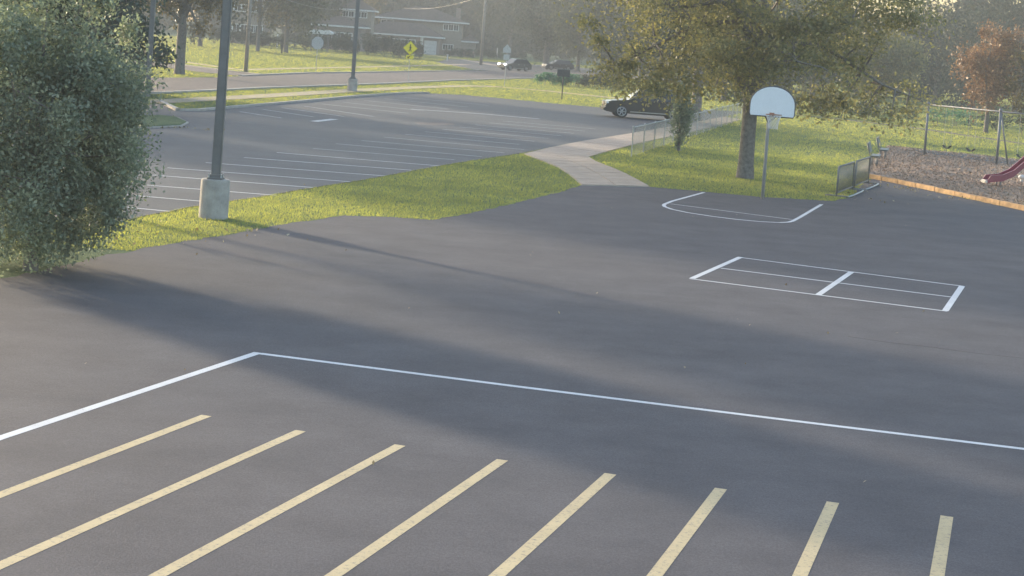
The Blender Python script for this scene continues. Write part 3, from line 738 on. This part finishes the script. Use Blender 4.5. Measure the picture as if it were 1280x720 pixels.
# ------------------------------------------------------------------ chain link fence
fa, fb = G(789, 196), G(926, 150.5)
fl = (fb - fa).length; fd = (fb - fa).normalized()
fence = thing('chain_link_fence', fa, 'low chain link fence running back from the path to behind the hoop', 'fence', None, math.atan2(fd.y, fd.x))
nposts = int(fl / 2.9)
FH = 1.13
bm = bmesh.new(); tube(bm, [(0, 0, 0), (0, 0, FH)], 0.028, 8); bmesh.ops.create_uvsphere(bm, u_segments=8, v_segments=5, radius=0.036, matrix=Matrix.Translation((0, 0, FH)))
p0 = fin('post', bm, M_GALV, fence)
for k in range(1, nposts + 1):
    c = p0.copy(); COL.objects.link(c); c.parent = fence; c.location = (fl * k / nposts, 0, 0)
bm = bmesh.new(); tube(bm, [(0, 0, FH - 0.03), (fl, 0, FH - 0.03)], 0.021, 8); fin('top_rail', bm, M_GALV, fence)
bm = bmesh.new()
x = 0.0
def rib(a, b, wd):
    a, b = Vector(a), Vector(b); d = (b - a).normalized(); nn = Vector((-d.z, 0, d.x)) * wd
    bm.faces.new([bm.verts.new(a + nn), bm.verts.new(a - nn), bm.verts.new(b - nn), bm.verts.new(b + nn)])
while x < fl - 1.1:
    rib((x, 0.026, 0.03), (x + 1.05, 0.026, 1.08), 0.0065); rib((x + 1.05, 0.030, 0.03), (x, 0.030, 1.08), 0.0065)
    x += 0.075
tag(fin('wire_mesh', bm, M_GALV, fence), kind='stuff')

# ------------------------------------------------------------------ bike racks
def bike_rack(a, b, label):
    d = (b - a); L = d.length
    root = thing('bike_rack', a, label, 'bike rack', 'bike racks at the asphalt edge', math.atan2(d.y, d.x))
    H = 0.92
    bm = bmesh.new(); tube(bm, [(0, 0, 0), (0, 0, H - .1), (0.03, 0, H - .03), (0.1, 0, H), (L - 0.1, 0, H), (L - .03, 0, H - .03), (L, 0, H - .1), (L, 0, 0)], 0.03, 8); fin('frame', bm, M_GREYP, root, True)
    bm = bmesh.new(); tube(bm, [(0.02, 0, 0.12), (L - 0.02, 0, 0.12)], 0.022, 6); fin('lower_rail', bm, M_GREYP, root, True)
    for k in range(1, int(L / 0.22)):
        bm = bmesh.new(); tube(bm, [(k * 0.22, 0, 0.13), (k * 0.22, 0, H - 0.01)], 0.012, 6); fin('upright_bar', bm, M_GREYP, root, True)
    for x in (0.0, L):
        bm = bmesh.new(); tube(bm, [(x, -0.34, 0.03), (x, 0, 0.035), (x, 0.34, 0.03)], 0.026, 6); fin('foot', bm, M_GREYP, root, True)
    bm = bmesh.new(); tube(bm, [(0.1, -0.36, 0.03), (L * 0.3, -0.42, 0.045), (L * 0.7, -0.42, 0.045), (L - 0.1, -0.36, 0.03)], 0.028, 6); fin('wheel_rail', bm, M_GALV, root, True)
    return root
ra, rb = G(1045.5, 246), G(1085, 229.5)
dd = (rb - ra)
bike_rack(ra, ra + dd * 0.47, 'nearer grey metal bike rack where asphalt meets the lawn')
bike_rack(ra + dd * 0.53, rb, 'farther grey metal bike rack beside the end of the timber border')

# ------------------------------------------------------------------ benches
def bench(px, label, rz):
    root = thing('park_bench', G(*px), label, 'bench', 'benches at the mulch edge', rz)
    L = 1.8
    bm = bmesh.new(); bx(bm, (0.16, 0, 0.43), (0.36, L, 0.045)); fin('seat', bm, M_BENCH, root, False, 0.012)
    bm = bmesh.new(); bx(bm, (-0.12, 0, 0.74), (0.055, L, 0.40), Matrix.Rotation(R(-14), 3, 'Y')); fin('backrest', bm, M_BENCH, root, False, 0.012)
    for y in (-0.62, 0.62):
        bm = bmesh.new()
        tube(bm, [(0.22, y, -0.05), (0.2, y, 0.40)], 0.026, 8); tube(bm, [(0.0, y, -0.05), (0.0, y, 0.38)], 0.026, 8)
        tube(bm, [(0.30, y, 0.395), (-0.03, y, 0.395), (-0.085, y, 0.52), (-0.2, y, 0.93)], 0.024, 8)
        fin('leg', bm, M_GREYP, root, True)
    return root
bench((1089, 207), 'nearer metal bench with its back to the lawn', R(-14))
bench((1100, 198.5), 'farther metal bench with its back to the lawn', R(-14))

# ------------------------------------------------------------------ timber border
TB = [G(*p) for p in [(1087, 223), (1104, 226.3), (1124, 230), (1146, 234.6), (1170, 239.8), (1195, 245), (1222, 250.8), (1252, 257.4), (1284, 264.5), (1320, 273)]]
border = thing('timber_border', TB[0], 'orange tan timber edging between the asphalt and the mulch', 'edging')
for i in range(len(TB) - 1):
    a, b2 = TB[i] - TB[0], TB[i + 1] - TB[0]
    d = b2 - a; L = d.length - 0.02
    bm = bmesh.new(); bx(bm, (0, 0, 0), (L, 0.14, 0.21), None)
    o = fin('timber', bm, M_TIMBER, border, False, 0.015)
    o.location = (a + b2) / 2 + Vector((0, random.uniform(-.015, .015), 0.05 + random.uniform(-.01, .012)))
    o.rotation_euler = (0, 0, math.atan2(d.y, d.x) + random.uniform(-.006, .006))

# ------------------------------------------------------------------ swing set
sa, sb = G(1155.5, 194), G(1245.5, 206)
dd = sb - sa; bay = dd.length
swing = thing('swing_set', sa, 'tall galvanised swing set standing in the mulch with belt swings', 'swing set', None, math.atan2(dd.y, dd.x))
SH = 2.46
for k in range(3):
    x = bay * k
    for s in ((-1, 1) if k == 1 else (1,)):
        bm = bmesh.new(); y0 = 0 if s == 1 else 0.75
        tube(bm, [(x + (0 if s == 1 else -0.02), y0, -0.1), (x + (0 if s == 1 else -0.06), y0 * 0.08, SH)], 0.058 if s == 1 else 0.035, 12); fin('post', bm, M_SWING, swing, True)
    bm = bmesh.new(); bmesh.ops.create_uvsphere(bm, u_segments=10, v_segments=6, radius=0.085, matrix=Matrix.Translation((x, 0, SH))); fin('post_cap', bm, M_SWING, swing, True)
bm = bmesh.new(); tube(bm, [(0, 0, SH - 0.06), (bay * 2, 0, SH - 0.06)], 0.032, 10); fin('top_beam', bm, M_SWING, swing, True)
for x in (0.31 * bay, 0.64 * bay, 1.31 * bay, 1.66 * bay):
    bm = bmesh.new()
    for s in (-1, 1):
        tube(bm, [(x + s * 0.22, 0, SH - 0.1), (x + s * 0.24, 0, 0.62)], 0.007, 5)
    ch = fin('swing_chain', bm, M_GALV, swing)
    bm = bmesh.new()
    pts = [(x - 0.25 + 0.5 * t, 0.60 - 0.14 * math.sin(math.pi * t)) for t in [k / 8 for k in range(9)]]
    profile(bm, pts + [(p[0], p[1] - 0.02) for p in pts[::-1]], -0.07, 0.07); fin('seat', bm, M_RUBBER, ch)

# ------------------------------------------------------------------ slide
b = G(1231, 231.5)
sl_ = thing('playground_slide', b, 'maroon plastic playground slide with a pale lip at the right edge', 'slide', None, R(4))
path_pts = [(0.0, 0.16), (0.10, 0.21), (0.55, 0.27), (0.95, 0.47), (1.35, 0.85), (1.8, 1.32), (2.3, 1.82), (2.55, 1.95), (2.9, 1.97)]
bm = bmesh.new()
for y0, y1, up in ((-0.25, 0.25, 0.0), (-0.30, -0.245, 0.17), (0.245, 0.30, 0.17)):
    pts = [(x, z + (up if i > 0 else up * 0.4)) for i, (x, z) in enumerate(path_pts)]
    profile(bm, pts + [(x, z - 0.07) for x, z in path_pts[::-1]], y0 + (0.001 if up else 0.004), y1 - (0.001 if up else 0.004))
fin('chute', bm, M_SLIDE, sl_, False, 0.012)
bm = bmesh.new(); bx(bm, (-0.03, 0, 0.15), (0.10, 0.56, 0.12)); fin('lip', bm, M_PALE, sl_, False, 0.03)
for x, zt in ((0.5, 0.2), (2.6, 1.88)):
    for y in (-0.2, 0.2):
        bm = bmesh.new(); tube(bm, [(x, y, -0.1), (x, y, zt)], 0.03, 8); fin('support', bm, M_GREYP, sl_, True)
bm = bmesh.new(); bx(bm, (3.55, 0, 1.87), (1.25, 1.2, 0.08)); fin('deck', bm, M_GREYP, sl_)
for x in (2.98, 4.12):
    for y in (-0.56, 0.56):
        bm = bmesh.new(); tube(bm, [(x, y, -0.1), (x, y, 3.2)], 0.05, 10); fin('deck_post', bm, M_SLIDE, sl_, True)
bm = bmesh.new()
for y in (-0.56, 0.56):
    for z in (2.25, 2.75): tube(bm, [(2.98, y, z), (4.12, y, z)], 0.025, 8)
fin('guard_rail', bm, M_SLIDE, sl_, True)
# pale ball-like climbing pod just inside the right edge
b = G(1277, 228)
bm = bmesh.new(); bmesh.ops.create_uvsphere(bm, u_segments=16, v_segments=10, radius=0.13, matrix=Matrix.Translation((0, 0, 0.2)) @ Matrix.Diagonal((1.1, 1, 0.75, 1))); tube(bm, [(0, 0, -.05), (0, 0, .2)], 0.06, 8)
o = fin('stepping_pod', bm, M_PALE, None, True); o.location = b; tag(o, 'small pale stepping pod beneath the maroon slide', 'play pod')

# ------------------------------------------------------------------ signs
def sign_post(name, px, label, cat, H, mpost=M_GALV, r=0.03):
    root = thing(name, G(*px), label, cat)
    bm = bmesh.new(); tube(bm, [(0, 0, -0.1), (0, 0, H)], r, 8); fin('post', bm, mpost, root)
    return root
def plate(root, name, pts, y0, y1, m, bevel=0.0):
    bm = bmesh.new(); profile(bm, pts, y0, y1); return fin(name, bm, m, root)
s = sign_post('crossing_sign', (510, 102), 'yellow diamond pedestrian crossing sign with arrow plaque on a thin post', 'road sign', 3.3)
zc, q = 2.72, 0.6
dm = lambda k: [(0, zc - k), (k, zc), (0, zc + k), (-k, zc)]
plate(s, 'diamond', dm(q), -0.06, -0.035, M_SIGNY)
bm = bmesh.new()
for k in range(4):
    a = Vector((dm(q * 0.95)[k][0], 0, dm(q * 0.95)[k][1])); b2 = Vector((dm(q * 0.95)[(k + 1) % 4][0], 0, dm(q * 0.95)[(k + 1) % 4][1]))
    tube(bm, [a + Vector((0, -0.061, 0)), b2 + Vector((0, -0.061, 0))], 0.009, 4)
fin('diamond_border', bm, M_BLACK, s)
bm = bmesh.new()   # walking figure
yy = -0.066
def bar(a, b, wd):
    tube(bm, [(a[0], yy, zc + a[1]), (b[0], yy, zc + b[1])], wd, 6)
bmesh.ops.create_cone(bm, cap_ends=True, segments=12, radius1=0.06, radius2=0.06, depth=0.012, matrix=Matrix.Translation((0.0, yy, zc + 0.24)) @ Matrix.Rotation(R(90), 4, 'X'))
bar((0, .16), (0, -.04), .052); bar((0, -.04), (-.11, -.27), .032); bar((0, -.04), (.1, -.27), .032); bar((0, .13), (-.12, 0), .022); bar((0, .13), (.12, .02), .022)
fin('walking_figure', bm, M_BLACK, s)
plate(s, 'arrow_plaque', [(-0.3, 1.86), (0.3, 1.86), (0.3, 2.14), (-0.3, 2.14)], -0.06, -0.035, M_SIGNY)
bm = bmesh.new(); profile(bm, [(0.16, 2.09), (0.06, 2.07), (0.01, 2.02), (-0.06, 1.95), (-0.01, 1.90), (-0.2, 1.90), (-0.16, 2.06), (-0.11, 2.0), (-0.04, 2.07), (0.14, 2.12)], -0.066, -0.061); fin('arrow', bm, M_BLACK, s)
s = sign_post('school_sign', (630.5, 108), 'grey back of a pentagon school sign on a thin post near the grey hatchback', 'road sign', 3.5)
plate(s, 'pentagon', [(-0.33, 2.85), (0.33, 2.85), (0.33, 3.2), (0, 3.58), (-0.33, 3.2)], -0.055, -0.033, M_SIGNBACK)
plate(s, 'lower_plaque', [(-0.25, 2.25), (0.25, 2.25), (0.25, 2.7), (-0.25, 2.7)], -0.055, -0.033, M_SIGNBACK)
s = sign_post('stop_sign', (394.5, 92), 'pale back of an octagonal sign on a thin post below the white canopy', 'road sign', 3.25)
plate(s, 'octagon', [(0.52 * math.cos(R(22.5 + 45 * k)), 2.55 + 0.56 * math.sin(R(22.5 + 45 * k))) for k in range(8)], -0.055, -0.033, M_SIGNBACK)
s = sign_post('notice_board', (702, 125), 'small dark signboard on a dark post at the parking lot edge', 'signboard', 2.3, M_STEEL, 0.045)
plate(s, 'board', [(-0.45, 1.66), (0.45, 1.66), (0.45, 2.15), (-0.45, 2.15)], -0.08, -0.046, M_STEEL)
bm = bmesh.new(); bx(bm, (0, -0.02, 2.19), (1.0, 0.16, 0.05)); fin('cap', bm, M_GREYP, s)
for px, H, lab in (((346, 60), 2.1, 'white marker post at the far edge of the lawn across the street'), ((621, 72), 2.0, 'white marker post left of the pentagon sign across the street'), ((559, 76.5), 1.0, 'short white marker post near the garage driveway')):
    o = sign_post('marker_post', px, lab, 'post', H, M_FASCIA, 0.10); o['group'] = 'white marker posts'
    bm = bmesh.new(); bx(bm, (0, 0, H), (0.26, 0.26, 0.08)); fin('cap', bm, M_FASCIA, o)
s = sign_post('green_post', (352, 67), 'short dark post on the far lawn beside the white marker post', 'post', 1.0, M_STEEL, 0.12)
bm = bmesh.new(); bx(bm, (0, 0, 1.0), (0.4, 0.4, 0.3)); fin('cap', bm, M_STEEL, s)

# ------------------------------------------------------------------ utility poles and wires
def utility(px, label, H, r):
    root = thing('utility_pole', G(*px), label, 'utility pole', 'utility poles')
    bm = bmesh.new(); tube(bm, [(0, 0, -0.1), (0, 0, H * .5), (0, 0, H)], [r, r * 0.85, r * 0.65], 10); fin('pole', bm, M_WOODPOLE, root, True)
    bm = bmesh.new(); bx(bm, (0, -0.14, H - 0.6), (2.2, 0.1, 0.12)); ca = fin('crossarm', bm, M_WOODPOLE, root)
    for x in (-1, -0.4, 0.4, 1):
        bm = bmesh.new(); tube(bm, [(x, -0.14, H - 0.54), (x, -0.14, H - 0.4)], 0.04, 6); fin('insulator', bm, M_GREYP, ca)
    return root
u1, u2 = (307, 91), (601, 81)
utility(u1, 'pale wooden utility pole on the street verge right of the nearest lamp post', 10.5, 0.16)
utility(u2, 'wooden utility pole on the far corner right of the split level house', 13, 0.24)
def wire(a, b, sag, label):
    bm = bmesh.new()
    tube(bm, [Vector(a).lerp(Vector(b), t) - Vector((0, 0, sag * 4 * t * (1 - t))) for t in [k / 16 for k in range(17)]], 0.02, 5)
    tag(fin('overhead_wire', bm, M_GREYP), label, 'wire', 'overhead wires')
U1, U2 = G(*u1), G(*u2)
wire(U2 + Vector((-0.4, -.14, 9.9)), at_depth(505, 10, 338), 0.8, 'overhead wire from the far corner utility pole to the split level house')
wire(U1 + Vector((0.2, -.16, 6.6)), at_depth(440, 8.5, 330), 1.0, 'overhead wire from the pale utility pole toward the far left house')

# ------------------------------------------------------------------ houses
def hip(bm, x0, x1, y0, y1, z, h, ov=0.5, inset=None):
    x0 -= ov; x1 += ov; y0 -= ov; y1 += ov
    d = (y1 - y0) / 2; ins = inset if inset is not None else d
    c = [bm.verts.new(p) for p in ((x0, y0, z), (x1, y0, z), (x1, y1, z), (x0, y1, z))]
    ym = (y0 + y1) / 2
    r = [bm.verts.new((x0 + ins, ym, z + h)), bm.verts.new((x1 - ins, ym, z + h))]
    bm.faces.new((c[0], c[1], r[1], r[0])); bm.faces.new((c[1], c[2], r[1])); bm.faces.new((c[2], c[3], r[0], r[1])); bm.faces.new((c[3], c[0], r[0])); bm.faces.new(c[::-1])
def fascia(root, x0, x1, y0, y1, z, ov=0.5):
    bm = bmesh.new()
    x0 -= ov; x1 += ov; y0 -= ov; y1 += ov
    bx(bm, ((x0 + x1) / 2, y0 - 0.03, z - 0.14), (x1 - x0, 0.05, 0.26)); bx(bm, (x0 - 0.03, (y0 + y1) / 2, z - 0.14), (0.05, y1 - y0, 0.26)); bx(bm, (x1 + 0.03, (y0 + y1) / 2, z - 0.14), (0.05, y1 - y0, 0.26))
    fin('fascia', bm, M_FASCIA, root)
def block(root, x0, x1, y0, y1, z0, z1, m):
    bm = bmesh.new(); bx(bm, ((x0 + x1) / 2, (y0 + y1) / 2, (z0 + z1) / 2), (x1 - x0, y1 - y0, z1 - z0)); return fin('wall', bm, m, root)
def window(root, x, z, wd, ht, y):
    bm = bmesh.new()
    for sx in (-1, 1): bx(bm, (x + sx * wd / 2, y - 0.04, z), (0.12, 0.12, ht + 0.12))
    for sz in (-1, 1): bx(bm, (x, y - 0.04, z + sz * ht / 2), (wd - 0.12, 0.12, 0.12))
    bx(bm, (x, y - 0.03, z), (0.06, 0.08, ht - 0.12))
    f = fin('window', bm, M_FASCIA, root)
    bm = bmesh.new(); bx(bm, (x, y - 0.012, z), (wd - 0.1, 0.016, ht - 0.1)); fin('pane', bm, M_WIN, f)
hb = G(540, 68.5)
HA = thing('split_level_house', hb, 'grey roofed split level house with white eaves and garage behind the hedges', 'house')
S = hb.y / F
hx = lambda px: (px - 540) * S
block(HA, hx(472), hx(574), 5, 13, -0.2, 6.4, M_SIDING)
block(HA, hx(452), hx(549), -1, 4.99, -0.2, 3.35, M_BRICKW)
block(HA, hx(574.05), hx(592), 6, 12, -0.2, 3.0, M_SIDING)
bm = bmesh.new(); hip(bm, hx(466), hx(576), 5, 13, 6.4, 2.5, 0.8, 7.5); rf = fin('roof', bm, M_ROOF, HA)
bm = bmesh.new(); bx(bm, (hx(567.5), 8, 8.0), (0.9, 0.7, 2.2)); fin('chimney', bm, M_BRICKW, rf)
bm = bmesh.new(); hip(bm, hx(452), hx(549), -1, 6.5, 3.35, 2.3, 0.7, 4.5); fin('roof', bm, M_ROOF, HA)
bm = bmesh.new(); hip(bm, hx(575), hx(592), 6, 12, 3.0, 1.4, 0.5, 2.0); fin('roof', bm, M_ROOF, HA)
fascia(HA, hx(466), hx(576), 5, 13, 6.4, 0.8); fascia(HA, hx(452), hx(549), -1, 6.5, 3.35, 0.7); fascia(HA, hx(575.5), hx(592), 6, 12, 3.0, 0.45)
for px, z, wd, ht in ((553.5, 5.3, 0.9, 1.1), (560, 5.3, 0.9, 1.1), (566.5, 5.3, 0.9, 1.1), (554.5, 1.6, 1.0, 1.0), (561, 1.6, 1.0, 1.0), (482, 5.4, 1.3, 1.0), (474.5, 5.4, 1.0, 1.0)):
    window(HA, hx(px), z, wd, ht, 5)
for px in (463, 476, 492, 505, 514): window(HA, hx(px), 1.9, 1.3, 1.2, -1)
bm = bmesh.new()
for k in range(4): bx(bm, (hx(537.5), -1.03, 0.35 + 0.64 * k), (2.3, 0.06, 0.61))
gd = fin('garage_door', bm, M_GDOOR, HA)
bm = bmesh.new(); bx(bm, (hx(526.5), -1.04, 1.5), (0.5, 0.1, 3.3)); fin('pillar', bm, M_FASCIA, HA)
hb = G(404, 62)
S2 = hb.y / F
HB = thing('low_house', hb + Vector((0, 6, 0)), 'long low house with pale eaves behind the white canopy', 'house')
hx = lambda px: (px - 404) * S2
block(HB, hx(386), hx(446), 0, 9, -0.2, 4.2, M_BRICKW)
bm = bmesh.new(); hip(bm, hx(386), hx(446), 0, 9, 4.2, 1.6, 0.7, 4); fin('roof', bm, M_ROOF, HB); fascia(HB, hx(386), hx(446), 0, 9, 4.2, 0.7)
block(HB, hx(410), hx(452), 9.1, 16, -0.2, 7.2, M_SIDING)
bm = bmesh.new(); hip(bm, hx(410), hx(452), 9.1, 16, 7.2, 2.0, 0.6, 3.5); fin('roof', bm, M_ROOF, HB); fascia(HB, hx(410), hx(452), 9.1, 16, 7.2, 0.6)
for px in (392, 400, 409, 420, 430): window(HB, hx(px), 2.4, 1.2, 1.2, 0)
for px in (418, 425, 434, 442): window(HB, hx(px), 6.3, 1.0, 1.0, 9.1)
hb = G(296, 55.5)
S3 = hb.y / F
HC = thing('two_storey_house', hb + Vector((0, 8, 0)), 'pale two storey house partly hidden behind the nearest lamp post', 'house')
hx = lambda px: (px - 296) * S3
block(HC, hx(268), hx(318), 0, 9, -0.2, 7.4, M_SIDING)
bm = bmesh.new(); hip(bm, hx(268), hx(318), 0, 9, 7.4, 2.2, 0.6, 3.5); fin('roof', bm, M_ROOF, HC); fascia(HC, hx(268), hx(318), 0, 9, 7.4, 0.6)
for px in (274, 284, 294, 303, 312):
    window(HC, hx(px), 5.9, 1.4, 1.1, 0); window(HC, hx(px), 2.6, 1.4, 1.2, 0)
# canopy
cb = G(399, 65)
CN = thing('canopy', cb, 'small flat white canopy roof on posts in front of the dark hedge', 'canopy')
Sx = cb.y / F
bm = bmesh.new(); profile(bm, [(-15 * Sx, 2.5), (-10.5 * Sx, 3.3), (11 * Sx, 3.3), (16.5 * Sx, 2.95), (15.5 * Sx, 2.75), (11 * Sx, 2.7), (-9.5 * Sx, 2.7), (-13 * Sx, 2.35)], -1.4, 1.4); fin('roof', bm, M_FASCIA, CN)
for x in (-10 * Sx, 10 * Sx):
    for y in (-1, 1):
        bm = bmesh.new(); tube(bm, [(x, y, -.1), (x, y, 2.78)], 0.06, 8); fin('post', bm, M_GREYP, CN)

# ------------------------------------------------------------------ vehicles
def car(name, pos, label, rz, L, W, H, paint, style, headlamp):
    """nose toward -x"""
    root = thing(name, pos, label, 'suv' if style == 'suv' else 'car', None, rz)
    wr = 0.37 if style == 'suv' else 0.31
    hz = H * (0.60 if style == 'suv' else 0.62); g = 0.24 if style == 'suv' else 0.18
    h = L / 2; ax = (-h + 0.19 * L, h - 0.20 * L)
    hood = hz - (0.10 if style == 'suv' else 0.09)
    low = [(-h + .04, g + .1), (-h, hz * .62), (-h + .10, hood - .10), (-h + .32, hood - .02), (-h + L * .27, hz - .01), (h - .12, hz), (h - .02, hz - .12), (h, hz * .55), (h - .05, g + .08)]
    for c in reversed(ax):
        for k in range(0, 9):
            a = math.pi * k / 8; low.append((c + (wr + .06) * math.cos(a), g + .02 + (wr * 2 - g + 0.02) * math.sin(a)))
    bm = bmesh.new(); profile(bm, low, -W / 2, W / 2); fin('body', bm, paint, root, False, 0.035)
    # cabin with sloping sides
    if style == 'suv': cab = [(-h + L * .26, hz - .02), (-h + L * .40, H - .05), (-h + L * .46, H), (h - .42, H - .02), (h - .28, H - .07), (h - .06, hz - .02)]
    else: cab = [(-h + L * .25, hz - .02), (-h + L * .43, H - .04), (-h + L * .50, H), (h - .75, H - .03), (h - .55, H - .09), (h - .12, hz - .02)]
    def wy(z): return (W / 2 - .02) - (z - hz) / (H - hz) * W * 0.11
    bm = bmesh.new()
    A = [bm.verts.new((x, -wy(z), z)) for x, z in cab]; B = [bm.verts.new((x, wy(z), z)) for x, z in cab]
    n = len(cab); bm.faces.new(A); bm.faces.new(B[::-1])
    for i in range(n): bm.faces.new((B[i], B[(i + 1) % n], A[(i + 1) % n], A[i]))
    fin('cabin', bm, paint, root, False, 0.03)
    z0, z1 = hz + .05, H - .10
    def xf(z): t = (z - cab[0][1]) / (cab[1][1] - cab[0][1]); return cab[0][0] + t * (cab[1][0] - cab[0][0])
    def xb(z): t = (z - cab[-1][1]) / (cab[-2][1] - cab[-1][1]); return cab[-1][0] + t * (cab[-2][0] - cab[-1][0])
    xs = [None, -h + L * .555, h - L * .235, None] if style == 'suv' else [None, -h + L * .58, None]
    for s in (-1, 1):
        for i in range(len(xs) - 1):
            l0 = xf(z0) + .10 if xs[i] is None else xs[i] + .04; l1 = xf(z1) + .10 if xs[i] is None else xs[i] + .04
            r0 = xb(z0) - .12 if xs[i + 1] is None else xs[i + 1] - .04; r1 = xb(z1) - .12 if xs[i + 1] is None else xs[i + 1] - .04
            bm = bmesh.new(); q = [(l0, z0), (r0, z0), (r1, z1), (l1, z1)]
            a = [bm.verts.new((x, s * (wy(z) + .008), z)) for x, z in q]; b2 = [bm.verts.new((x, s * (wy(z) - .02), z)) for x, z in q]
            bm.faces.new(a); bm.faces.new(b2[::-1])
            for k in range(4): bm.faces.new((a[k], a[(k + 1) % 4], b2[(k + 1) % 4], b2[k]))
            fin('side_window', bm, M_GLASS, root)
    for nm, fx, sg in (('windscreen', xf, -1), ('rear_window', xb, 1)):
        bm = bmesh.new(); v = []
        for off in (0.012, -0.02):
            v.append([bm.verts.new((fx(z) + sg * off, y * (wy(z) - .09), z)) for z, y in ((z0, -1), (z0, 1), (z1 + .02, 1), (z1 + .02, -1))])
        bm.faces.new(v[0]); bm.faces.new(v[1][::-1])
        for k in range(4): bm.faces.new((v[0][k], v[0][(k + 1) % 4], v[1][(k + 1) % 4], v[1][k]))
        fin(nm, bm, M_GLASS, root)
    for c in ax:
        for s in (-1, 1):
            bm = bmesh.new(); bmesh.ops.create_cone(bm, cap_ends=True, segments=24, radius1=wr, radius2=wr, depth=0.22, matrix=Matrix.Translation((c, s * (W / 2 - .11), wr)) @ Matrix.Rotation(R(90), 4, 'X'))
            wh = fin('wheel', bm, M_RUBBER, root, False, 0.03)
            bm = bmesh.new(); bmesh.ops.create_cone(bm, cap_ends=True, segments=20, radius1=wr * .22, radius2=wr * .22, depth=0.05, matrix=Matrix.Translation((c, s * (W / 2 + .005), wr)) @ Matrix.Rotation(R(90), 4, 'X'))
            for k in range(6):
                a = math.pi * k / 3; tube(bm, [(c, s * (W / 2 + .004), wr), (c + wr * .62 * math.cos(a), s * (W / 2 + .004), wr + wr * .62 * math.sin(a))], 0.035, 6)
            tube(bm, [(c + wr * .66 * math.cos(k * math.pi / 10), s * (W / 2 + .002), wr + wr * .66 * math.sin(k * math.pi / 10)) for k in range(21)], 0.03, 6)
            fin('rim', bm, M_CHROME, wh)
    for s in (-1, 1):
        bm = bmesh.new(); bx(bm, (-h + .10, s * (W / 2 - .19), hz * .78), (0.20, 0.40, 0.15)); fin('headlight', bm, headlamp, root, False, 0.03)
        bm = bmesh.new(); bx(bm, (h - .05, s * (W / 2 - .10), hz * .80), (0.14, 0.16, 0.28)); fin('tail_light', bm, M_RED, root, False, 0.02)
        bm = bmesh.new(); bx(bm, (xf(z0) + .12, s * (W / 2 + .06), hz + .1), (0.12, 0.17, 0.13)); fin('wing_mirror', bm, paint, root, False, 0.03)
        for k, x in enumerate((-h + L * .50, -h + L * .72)):
            bm = bmesh.new(); bx(bm, (x, s * (W / 2 + .012), hz * .86), (0.16, 0.03, 0.035)); fin('door_handle', bm, M_CHROME, root)
        bm = bmesh.new(); bx(bm, (0, s * (W / 2 + .01), g + .14), (L * .42, 0.035, 0.05)); fin('side_trim', bm, M_CHROME, root)
    bm = bmesh.new(); bx(bm, (-h + .02, 0, hz * .72), (0.06, W * .5, 0.20)); fin('grille', bm, M_STEEL, root)
    bm = bmesh.new(); bx(bm, (-h - .01, 0, g + .22), (0.16, W * .94, 0.20)); fin('front_bumper', bm, paint, root, False, 0.04)
    bm = bmesh.new(); bx(bm, (h + .01, 0, g + .22), (0.14, W * .94, 0.20)); fin('rear_bumper', bm, paint, root, False, 0.04)
    if style == 'suv':
        for s in (-1, 1):
            bm = bmesh.new(); tube(bm, [(-.5, s * W * .34, H - .02), (-.45, s * W * .34, H + .05), (h - .75, s * W * .34, H + .05), (h - .7, s * W * .34, H - .02)], 0.02, 6); fin('roof_rail', bm, M_STEEL, root, True)
    return root
p = G(808, 149.5)
car('parked_suv', p + Vector((0, 0.7, 0.016)), 'black parked vehicle half hidden under the low branches of the spreading tree', R(4), 5.0, 1.95, 1.78, M_CARBLK, 'suv', M_LENS)
p = G(643, 88.5)
car('grey_car', p + Vector((0, 0.8, 0.026)), 'grey hatchback with headlights on at the street corner', R(35), 4.1, 1.75, 1.5, M_CARGRY, 'car', M_HEADON)
p = G(697, 88)
car('navy_car', p + Vector((0, 0.8, 0.026)), 'dark blue car behind the small dark signboard', R(20), 4.3, 1.78, 1.48, M_CARNVY, 'car', M_LENS)

# ------------------------------------------------------------------ air
bm = bmesh.new(); bx(bm, (0, 520, 10.5), (1420, 1180, 23))
hz_ = tag(fin('haze', bm, M_WIN), kind='stuff')
hm = bpy.data.materials.new('haze_air'); hm.use_nodes = True
hm.node_tree.nodes.clear()
o_ = hm.node_tree.nodes.new('ShaderNodeOutputMaterial'); v_ = hm.node_tree.nodes.new('ShaderNodeVolumePrincipled')
v_.inputs['Color'].default_value = (0.34, 0.36, 0.37, 1); v_.inputs['Density'].default_value = 0.0020; v_.inputs['Anisotropy'].default_value = 0.0
hm.node_tree.links.new(v_.outputs[0], o_.inputs['Volume'])
hz_.data.materials.clear(); hz_.data.materials.append(hm)
